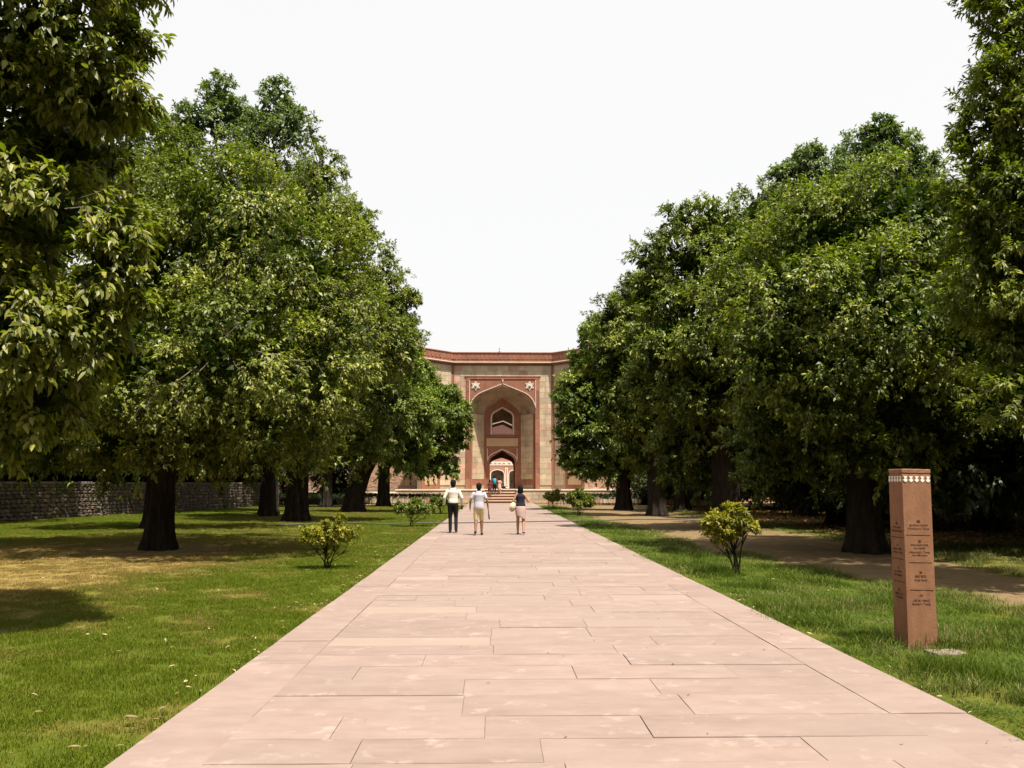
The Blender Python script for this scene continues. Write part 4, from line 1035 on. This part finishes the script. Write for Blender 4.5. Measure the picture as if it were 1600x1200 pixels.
def remeshed(mb, name, mat, parent, vox, smooth=6):
    me = mb.mesh('tmp'); o = bpy.data.objects.new('tmp', me); COL.objects.link(o)
    md = o.modifiers.new('r', 'REMESH'); md.mode = 'VOXEL'; md.voxel_size = vox; md.use_smooth_shade = True
    sm = o.modifiers.new('s', 'SMOOTH'); sm.iterations = smooth; sm.factor = .5
    dg = bpy.context.evaluated_depsgraph_get(); new = bpy.data.meshes.new_from_object(o.evaluated_get(dg)); bpy.data.objects.remove(o); bpy.data.meshes.remove(me)
    new.name = name; new.materials.clear(); new.materials.append(mat)
    new.polygons.foreach_set('use_smooth', [True]*len(new.polygons))
    return link(name, new, parent)
def ell_rings(mb, rows, n=18):
    return mb.rings([[Vector((cx + math.cos(2*math.pi*k/n)*rx, cy + math.sin(2*math.pi*k/n)*ry, z)) for k in range(n)] for z, rx, ry, cx, cy in rows])
def hand(mb, w, d, side, curl=.5):
    """palm and five bent fingers from the wrist w along direction d"""
    w, d = Vector(w), Vector(d).normalized(); inn = Vector((-side, 0, 0)); fw = d.cross(inn).normalized()
    if fw.y < 0: fw = -fw
    inn = fw.cross(d).normalized()*(1 if fw.cross(d).x*(-side) > 0 else -1)
    pc = w + d*.05; mb.capsule(w + d*.005, w + d*.035, .024, .026); 
    for k in range(4):
        b_ = w + d*.03 + fw*(.030-.020*k); kn = w + d*(.088-.004*abs(k-1.3)) + fw*(.034-.021*k); L = (.034, .040, .037, .028)[k]
        mb.capsule(b_, kn, .0115, .0095, 8)
        m1 = kn + d*L*.9 + inn*L*curl*.5; m2 = m1 + d*L*.55 + inn*L*curl*1.0
        mb.capsule(kn, m1, .0095, .0085, 8); mb.capsule(m1, m2, .0085, .0075, 8)
    t0 = w + d*.02 + fw*.026; t1 = t0 + d*.030 + fw*.028 + inn*.01; t2 = t1 + d*.030 + fw*.006 + inn*.012
    mb.capsule(t0, t1, .012, .0105, 8); mb.capsule(t1, t2, .0105, .009, 8)
def person(label, loc, rz, H, skin, hair, legs, arms, top, bottom, shoes, female=False, vox=.013, extra=None, head_turn=0., group=None):
    """local frame: facing +Y, feet at z=0; legs = ((kneeL, ankleL), (kneeR, ankleR)); arms = ((elbowL, wristL), (elbowR, wristR)); left is -X"""
    k = H/1.752
    root = empty('person', loc, rz); tag(root, label, 'person', group); root.scale = (k, k, k)
    sw, hw_ = (.165, .165) if female else (.195, .155)
    tors = [(.86, hw_*.92, .10, 0, 0), (.94, hw_, .115, 0, -.01), (1.02, hw_*.95, .11, 0, -.005), (1.12, hw_*(.78 if female else .92), .095, 0, 0), (1.24, sw*.82, .105, 0, .005), (1.34, sw*.92, .11, 0, 0), (1.42, sw*.86, .092, 0, -.01), (1.465, sw*.45, .07, 0, -.012)]
    mb = ell_rings(MB(), tors)
    mb.capsule((0, -.012, 1.43), (0, .005, 1.52), .062, .058); mb.ellipsoid((0, .012, 1.61), (.082, .100, .118), 16, 12)
    mb.ellipsoid((0, .045, 1.56), (.055, .06, .06)); mb.ellipsoid((0, .112, 1.60), (.013, .018, .022), 8, 6); mb.ellipsoid((0, .100, 1.558), (.026, .010, .008), 8, 6)
    for s in (-1, 1): mb.ellipsoid((s*.084, .005, 1.605), (.012, .022, .032), 8, 6); mb.ellipsoid((s*.03, .098, 1.62), (.014, .010, .009), 8, 6)
    for s, (kn, an), (el, wr) in ((-1, legs[0], arms[0]), (1, legs[1], arms[1])):
        hip = Vector((s*.088, -.005, .90)); kn, an = Vector(kn), Vector(an)
        mb.capsule(hip, kn, .088, .056); mb.capsule(kn, kn.lerp(an, .35), .056, .058); mb.capsule(kn.lerp(an, .3), an, .058, .038)
        toe = an + Vector((s*.018, .15, -.045 if an.z < .12 else -.085)); mb.capsule(an + Vector((0, -.035, -.045)), an + Vector((0, .02, -.03)), .034, .036); mb.capsule(an + Vector((0, .0, -.04)), toe, .036, .026)
        sh = Vector((s*(sw-.012), -.01, 1.375)); el, wr = Vector(el), Vector(wr)
        mb.capsule(sh, el, .050, .039); mb.capsule(el, wr, .040, .027); hand(mb, wr, wr-el, s)
    remeshed(mb, 'body', MAT[skin], root, vox, 3)
    # hair
    hb = MB()
    if hair == 'long':
        hb.ellipsoid((0, -.012, 1.64), (.096, .110, .108), 16, 10); hb.rings([[Vector((math.cos(a)*rx, -.035 + math.sin(a)*ry, z)) for a in [2*math.pi*q/14 for q in range(14)]] for z, rx, ry in ((1.70, .06, .06), (1.62, .098, .090), (1.53, .105, .080), (1.45, .105, .065), (1.40, .078, .045), (1.36, .05, .03))])
    else:
        hb.ellipsoid((0, -.006, 1.65), (.098, .116, .102), 16, 10); hb.ellipsoid((0, -.035, 1.585), (.090, .084, .085), 14, 8)
    remeshed(hb, 'hair', MAT['hair'], root, vox, 4)
    # top
    tk, tmat, sleeve, hem = top
    tb = MB(); g = 1.10
    rows = [(z, rx*g+.008, ry*g+.012, cx, cy) for z, rx, ry, cx, cy in tors if hem < z < 1.45]
    rows = [(hem, rows[0][1]*1.0, rows[0][2], 0, 0)] + rows[:-1] + [(1.40, sw*.90, .098, 0, -.01), (1.445, sw*.62, .085, 0, -.012), (1.475, sw*.38, .070, 0, -.012)]
    ell_rings(tb, rows)
    for s, (el, wr) in ((-1, arms[0]), (1, arms[1])):
        sh = Vector((s*(sw-.012), -.01, 1.375)); el, wr = Vector(el), Vector(wr)
        if sleeve > 0: tb.capsule(sh, sh.lerp(el, min(1, sleeve)), .062, .058 if sleeve <= 1 else .055)
        if sleeve > 1: tb.capsule(el, el.lerp(wr, min(.96, sleeve-1)), .055, .042)
    remeshed(tb, tk, MAT[tmat], root, vox*1.1, 5)
    # bottom
    bk, bmat, blen = bottom
    bb = MB()
    if bk == 'skirt':
        bb.rings([[Vector((math.cos(a)*rx, cy + math.sin(a)*ry, z + (dz*math.cos(a)))) for a in [2*math.pi*q/20 for q in range(20)]] for z, rx, ry, cy, dz in ((1.04, .150, .118, 0, 0), (.95, .185, .135, -.01, 0), (.82, .190, .140, -.01, 0), (.68, .180, .135, -.01, -.03), (.60, .172, .130, -.01, -.09))])
    else:
        ell_rings(bb, [(.85, hw_*1.02+.01, .112, 0, 0), (.94, hw_*1.05+.01, .13, 0, -.01), (1.03, hw_*1.0+.008, .122, 0, -.005)])
        for s, (kn, an) in ((-1, legs[0]), (1, legs[1])):
            hip = Vector((s*.088, -.005, .90)); kn, an = Vector(kn), Vector(an)
            q = hip.lerp(kn, min(1, blen)); bb.capsule(hip, q, .100, .078 if blen <= 1 else .066)
            if blen > 1: bb.capsule(kn, kn.lerp(an, min(1, blen-1)), .066, .055)
    remeshed(bb, bk, MAT[bmat], root, vox*1.1, 4)
    for s, (kn, an) in ((-1, legs[0]), (1, legs[1])):
        an = Vector(an); dn = -.05 if an.z < .12 else -.09; m = MB().capsule(an + Vector((0, -.035, -.045)), an + Vector((s*.01, .05, -.045)), .043, .045)
        m.capsule(an + Vector((0, .02, -.05)), an + Vector((s*.02, .165, dn)), .042, .034)
        if shoes != 'sandal': remeshed(m, 'shoe', MAT['c_shoe'], root, vox, 3)
        else: MB().box(an.x-.045, an.x+.05, an.y-.08, an.y+.20, an.z-.095, an.z-.075).tube([(an.x-.045, an.y+.07, an.z-.08), (an.x, an.y+.08, an.z-.015), (an.x+.05, an.y+.07, an.z-.08)], .012).build('sandal', MAT['c_shoe'], root)
    if extra: extra(root)
    return root
ARM_L, ARM_R = ((-.265, -.04, 1.14), (-.275, .06, .905)), ((.265, -.03, 1.14), (.275, .05, .905))
STAND = (((-.10, .02, .49), (-.10, -.01, .09)), ((.10, .03, .49), (.11, .0, .09)))
WALK1 = (((-.10, .02, .50), (-.105, -.16, .15)), ((.095, .13, .50), (.095, .10, .09)))
WALK2 = (((-.095, .12, .50), (-.10, .14, .09)), ((.10, .03, .50), (.11, -.14, .14)))
GP = 'walkers on the path'
def ex1(root): MB().cbox(-.035, .035, -.006, .006, -.07, .07, .003).build('phone', MAT['c_black'], root).location = (.262, .075, .80)
person('man in white long sleeved shirt and black trousers walking toward the gate', (-1.39, 28.2, .02), .03, 1.77, 'skin1', 'short',
       (((-.09, .04, .50), (-.085, .0, .09)), ((.10, .05, .50), (.105, -.08, .11))), (((-.285, -.05, 1.15), (-.30, .03, .92)), ((.285, -.05, 1.15), (.29, .04, .92))),
       ('shirt', 'c_white', 2, .955), ('trousers', 'c_black', 2), 'shoe')
person('man in pale grey T-shirt and yellow shorts walking in the middle of the path', (-.50, 26.9, .02), .0, 1.66, 'skin1', 'short',
       WALK1, (((-.285, -.04, 1.15), (-.30, .05, .91)), ((.275, -.05, 1.15), (.31, .0, .91))), ('t_shirt', 'c_lav', .62, .86), ('shorts', 'c_yellow', .95), 'shoe')
person('woman with long dark hair in black top and pink skirt walking on the path', (.84, 27.2, .02), -.05, 1.60, 'skin2', 'long',
       WALK2, (((-.255, -.05, 1.16), (-.27, .03, .93)), ((.27, -.02, 1.17), (.30, .18, 1.26))), ('top', 'c_navy', 0, .98), ('skirt', 'c_pink', 1), 'sandal', female=True)
# carried things
hat = MB().rings([[Vector((math.cos(a)*r_, y_, math.sin(a)*r_*1.25)) for a in [2*math.pi*q/24 for q in range(24)]] for r_, y_ in ((.17, .0), (.165, -.012), (.10, -.03), (.095, -.10), (.06, -.125), (.01, -.13))]).build('sun_hat', MAT['c_cream'], None, True)
hat.scale = (.7, .7, .75); hat.location = (.585, 27.12, .90); hat.rotation_euler = (.1, .25, .5); tag(hat, 'cream straw sun hat hanging from the woman\'s left arm', 'hat')
ph_ = MB().cbox(-.034, .034, -.005, .005, -.07, .07, .003).build('phone', MAT['c_black']); ph_.location = (-1.095, 28.27, .86); ph_.rotation_euler = (.2, 0, .4); tag(ph_, 'black phone in the right hand of the man in the white shirt', 'phone')
stk = MB().capsule((0, 0, 0), (.03, .04, -.30), .012, .016).capsule((.02, .025, -.2), (.035, .045, -.33), .02, .022).build('folded_stick', MAT['c_black']); stk.location = (-.205, 26.95, .86); tag(stk, 'short black folding stick in the right hand of the man in yellow shorts', 'stick')
# visitors in the gate doorway
def pack(root): 
    MB().ellipsoid((0, -.21, 1.22), (.155, .10, .26), 14, 10).build('backpack', MAT['c_teal'], root, True)
DV = dict(vox=.022)
person('visitor with a bright turquoise backpack climbing the gate steps', (-.02, 73.35, .72), .1, 1.70, 'skin1', 'short', WALK1, (ARM_L, ARM_R), ('jacket', 'c_maroon', 1.9, .9), ('trousers', 'c_black', 1.6), 'shoe', extra=pack, **DV)
person('visitor in a rose coloured top beside the turquoise backpack on the gate steps', (.42, 73.4, .72), -.1, 1.50, 'skin2', 'short', WALK2, (ARM_L, ARM_R), ('top', 'c_rose', .7, .85), ('skirt', 'c_cream', 1), 'sandal', female=True, **DV)
person('visitor in dark clothes standing beyond the gate passage', (1.05, 100.0, 0.0), .2, 1.75, 'skin1', 'short', STAND, (ARM_L, ARM_R), ('shirt', 'c_black', 2, .9), ('trousers', 'c_black', 2), 'shoe', **DV)
person('small visitor in a white shirt beyond the gate passage', (.70, 99.0, 0.0), 0, 1.45, 'skin1', 'short', STAND, (ARM_L, ARM_R), ('shirt', 'c_whitec', 1.2, .9), ('trousers', 'c_navy', 2), 'shoe', **DV)
person('visitor in maroon at the left edge of the gate steps', (-.42, 73.0, .48), 0, 1.58, 'skin1', 'long', STAND, (ARM_L, ARM_R), ('top', 'c_maroon', 1.2, .9), ('skirt', 'c_maroon', 1), 'sandal', female=True, **DV)

# ------------------------------------------------------------------ shrubs and hedges
def shrub(name, label, base, lobes, n, mat, seed, L=.075, W=.034, stems=6, spread=.10, clear=.0, group='clipped shrubs beside the path'):
    rn = random.Random(seed); x, y = base
    root = empty(name, (x, y, 0)); tag(root, label, 'shrub', group)
    loc = [(l[0]-x, l[1]-y + rn.uniform(-.5, .5)*l[3], l[2], l[3]) for l in lobes]
    for i in range(stems):
        l = loc[i % len(loc)]; a = rn.uniform(0, 6.28); b0 = Vector((math.cos(a), math.sin(a), 0))*spread*rn.uniform(.2, 1)
        c = Vector(l[:3]); mid = Vector((b0.x*1.2, b0.y*1.2, c.z*.45)); p = bez(b0 - Vector((0, 0, .05)), mid, c, 6)
        q = rn.uniform(.011, .020)*(1 + .4*(clear > 0)); mb = MB().tube(p, [q*(1-.13*k) for k in range(6)], 6)
        for _ in range(5):
            s = p[rn.randint(2, 5)]; e = c + Vector((rn.uniform(-1, 1), rn.uniform(-1, 1), rn.uniform(-.6, 1)))*l[3]
            mb.tube([s, s.lerp(e, .5), e], [q*.5, q*.35, q*.12], 5)
        mb.build('stem', MAT['bark'], root, True)
    link('foliage', crown_mesh('foliage', seed, loc, n, L, W, mat, k=5, shoots=3, droop=.05, inner=0, sub=10, subr=.5, tint_c=.5), root)
    return root
shrub('croton_shrub', 'sparse yellow green shrub on the left lawn nearest the camera', (-3.24, 16.6),
      lobs(16.6, (500,848,20), (535,845,19), (517,828,15), (488,858,15), (546,860,13), (520,860,20), (531,812,8), (480,850,9), (505,872,12)), 4200, MAT['leaf_yellow'], 71)
shrub('croton_shrub', 'yellow crowned shrub on bare twin stems on the right verge', (4.40, 15.3),
      lobs(15.3, (1125,815,19), (1150,808,19), (1140,832,21), (1165,820,15), (1115,832,14), (1128,846,11), (1177,826,8), (1150,795,9), (1106,815,8), (1135,798,10)), 5200, MAT['leaf_yellow'], 72, stems=5, spread=.05, clear=1)
shrub('green_shrub', 'dense green bush at the left path edge near the walkers', (-3.28, 33.1),
      lobs(33.1, (640,800,15), (660,802,15), (650,790,11), (630,800,11), (671,806,8), (625,790,7), (648,812,12)), 5000, MAT['leaf_shrub'], 73, L=.11, W=.05)
shrub('green_shrub', 'small green bush at the left path edge just behind the man in white', (-2.93, 46.7),
      lobs(46.7, (686,790,10), (679,785,8), (695,788,8), (688,797,8)), 3000, MAT['leaf_shrub'], 74, L=.13, W=.06)
shrub('green_shrub', 'rounded green bush at the right path edge before the hedge', (4.23, 42.0),
      lobs(42, (905,785,15), (896,778,10), (918,785,11), (905,796,11), (905,769,7), (915,796,9)), 4600, MAT['leaf_shrub'], 75, L=.12, W=.055)
shrub('croton_shrub', 'small yellow shrub at the far right path corner by the hedge', (3.96, 56.3),
      lobs(56.3, (866,780,10), (858,775,7), (876,781,7), (868,770,6)), 2600, MAT['leaf_yellow'], 76, L=.13, W=.06)
def hedge(label, x0, x1, y, seed):
    root = empty('hedge', ((x0+x1)/2, y, 0)); tag(root, label, 'hedge')
    rn = random.Random(seed); loc = []; mb = MB(); h = (x1-x0)/2; x = -h
    while x < h:
        r_ = rn.uniform(.24, .36); loc.append((x, rn.uniform(-.12, .12), rn.uniform(.50, .60), r_))
        for _ in range(2): a = x + rn.uniform(-.15, .15); mb.tube([(a, 0, -.05), (a + rn.uniform(-.1, .1), 0, .55)], [.022, .014], 5)
        x += rn.uniform(.22, .48)
    tag(mb.build('hedge_stems', MAT['bark'], root), kind='stuff')
    link('foliage', crown_mesh('foliage', seed, loc, int(200*len(loc)), .10, .05, MAT['leaf_hedge'], k=5, shoots=1, droop=.1, inner=40, inner_L=.2, sub=8, subr=.5), root)
hedge('low dark clipped hedge before the terrace on the left', -19, -2.9, 66.0, 81)
hedge('low dark clipped hedge before the terrace on the right', 4.1, 17.5, 66.0, 82)
bo = MB().cbox(-.16, .16, -.16, .16, -.05, .62, .03).build('stone_bollard', MAT['red_block']); bo.location = (4.25, 64.2, 0); tag(bo, 'small red stone block at the right end of the path', 'bollard')

# ------------------------------------------------------------------ hose, litter, fallen leaves
MAT['hose'] = plain('hose_rubber', (.055,.050,.055), rough=.6)
hp_ = [(-8.6, 33.0), (-6.5, 34.6), (-4.6, 34.0), (-3.2, 34.5), (-2.3, 34.7), (-.9, 35.2), (.6, 35.7), (2.0, 36.2), (3.3, 36.6), (4.8, 37.0), (6.4, 38.2), (8.2, 38.2), (10.2, 39.6)]
pts = []
for i in range(len(hp_)-1):
    for q in range(5):
        t = q/5; p0 = Vector(hp_[max(i-1, 0)]); p1 = Vector(hp_[i]); p2 = Vector(hp_[i+1]); p3 = Vector(hp_[min(i+2, len(hp_)-1)])
        p = .5*((2*p1) + (p2-p0)*t + (2*p0-5*p1+4*p2-p3)*t*t + (3*p1-p0-3*p2+p3)*t**3)
        pts.append((p.x, p.y, .044 if PL-.2 < p.x < PR+.2 else .05))
ho = MB().tube(pts, .021, 8).build('garden_hose', MAT['hose'], None, True); tag(ho, 'thin grey garden hose lying across the path behind the walkers', 'hose')
MAT['dead_leaf'] = leaf_mat('dead_leaf', (.10,.055,.022), (.22,.145,.065), (.40,.31,.18), rough=.7, trans=.1, spec=.2)
MAT['litter_leaf'] = leaf_mat('litter_leaf', (.10,.045,.02), (.26,.125,.05), (.44,.27,.12), rough=.75, trans=.1, spec=.2)
def flat_leaves(name, P2, z, L, W, mat, seed, tc=.6, fine=True):
    rn = np.random.default_rng(seed); n = len(P2); a = rn.uniform(0, 6.28, n)
    D = unit(np.stack([np.cos(a), np.sin(a), rn.normal(0, .22, n)], -1)); up = np.array([0, 0, 1.]) + rn.normal(0, .35, (n, 3)); N = unit(up - D*np.sum(up*D, -1, keepdims=True))
    me = leaf_mesh(name, np.c_[P2, z], D, N, L*rn.uniform(.5, 1.3, n), W*rn.uniform(.6, 1.2, n), np.clip(rn.normal(tc, .25, n), 0, 1), mat, fine)
    return link(name, me)
rn = np.random.default_rng(9)
xe = PL - np.abs(rn.exponential(.22, 220)) - .02; ye = rn.uniform(4.6, 40, 220)
xs = rn.uniform(-11, PL-.05, 420); ys = 4.5 + 28*rn.random(420)**.8
xr = PR + np.abs(rn.exponential(.8, 160)) + .03; yr = rn.uniform(5, 32, 160)
P2 = np.concatenate([np.c_[xe, ye], np.c_[xs, ys], np.c_[xr, yr]])
o = flat_leaves('fallen_leaves', P2, ground_z(P2[:, 0], P2[:, 1]) + .035 + .02*rn.random(len(P2)), .055, .022, MAT['dead_leaf'], 10, .62)
tag(o, 'scattered pale fallen leaves on the grass beside the path', 'leaves', kind='stuff')
xl = rn.uniform(9.5, 27, 26000); yl = rn.uniform(18, 60, 26000); k = rn.random(26000) < masks(xl, yl)[2]; P2 = np.c_[xl, yl][k]
o = flat_leaves('leaf_litter', P2, ground_z(P2[:, 0], P2[:, 1]) + .02 + .05*rn.random(len(P2)), .16, .075, MAT['litter_leaf'], 12, .55, False)
tag(o, 'orange brown leaf litter under the right hand trees', 'leaves', kind='stuff')
xl = rn.uniform(-2.0, 3.2, 60); yl = rn.uniform(4.6, 30, 60); P2 = np.c_[xl, yl]
o = flat_leaves('path_specks', P2, np.full(60, .028), .035, .014, MAT['litter_leaf'], 13, .3); tag(o, 'tiny dry leaf crumbs scattered on the paving', 'leaves', kind='stuff')
def dry_leaf(label, loc, rz, s):
    mb = MB(); rn = random.Random(int(s*1000)); R_ = []
    for i in range(8):
        t = i/7; w = math.sin(math.pi*min(.98, .08+.9*t))*.20; curl = .9*math.sin(t*2.2)*.08 + .02*math.sin(t*9)
        R_.append([Vector((t-.5, u*w, curl + abs(u)*w*.5)) for u in (-1, -.5, 0, .5, 1)])
    mb.rings([[v + Vector((0, 0, .012)) for v in r_] for r_ in R_], cap=False, closed=False); mb.rings(R_, cap=False, closed=False)
    o = mb.build('dry_leaf', MAT['dry_curl'], None, True); o.location = loc; o.rotation_euler = (.1, .15, rz); o.scale = (s*.75, s*.75, s*.75); tag(o, label, 'leaf', 'curled dry leaves by the left path edge')
MAT['dry_curl'] = plain('dry_curled_leaf', (.17,.115,.058), rough=.8, var=.45, scale=40)
dry_leaf('upright curled dry leaf at the left path edge', (-2.33, 6.15, .05), 1.2, .10)
dry_leaf('long flat dry leaf lying below the upright curled leaf', (-2.46, 5.92, .05), .1, .12)
dry_leaf('curled dry leaf at the bottom left near the path corner', (-2.52, 5.28, .05), .4, .095)
dry_leaf('small dry leaf on the far left of the bottom lawn', (-3.62, 5.62, .05), 2.2, .07)
dry_leaf('small dry leaf out on the left lawn', (-3.55, 8.2, .05), .6, .07)
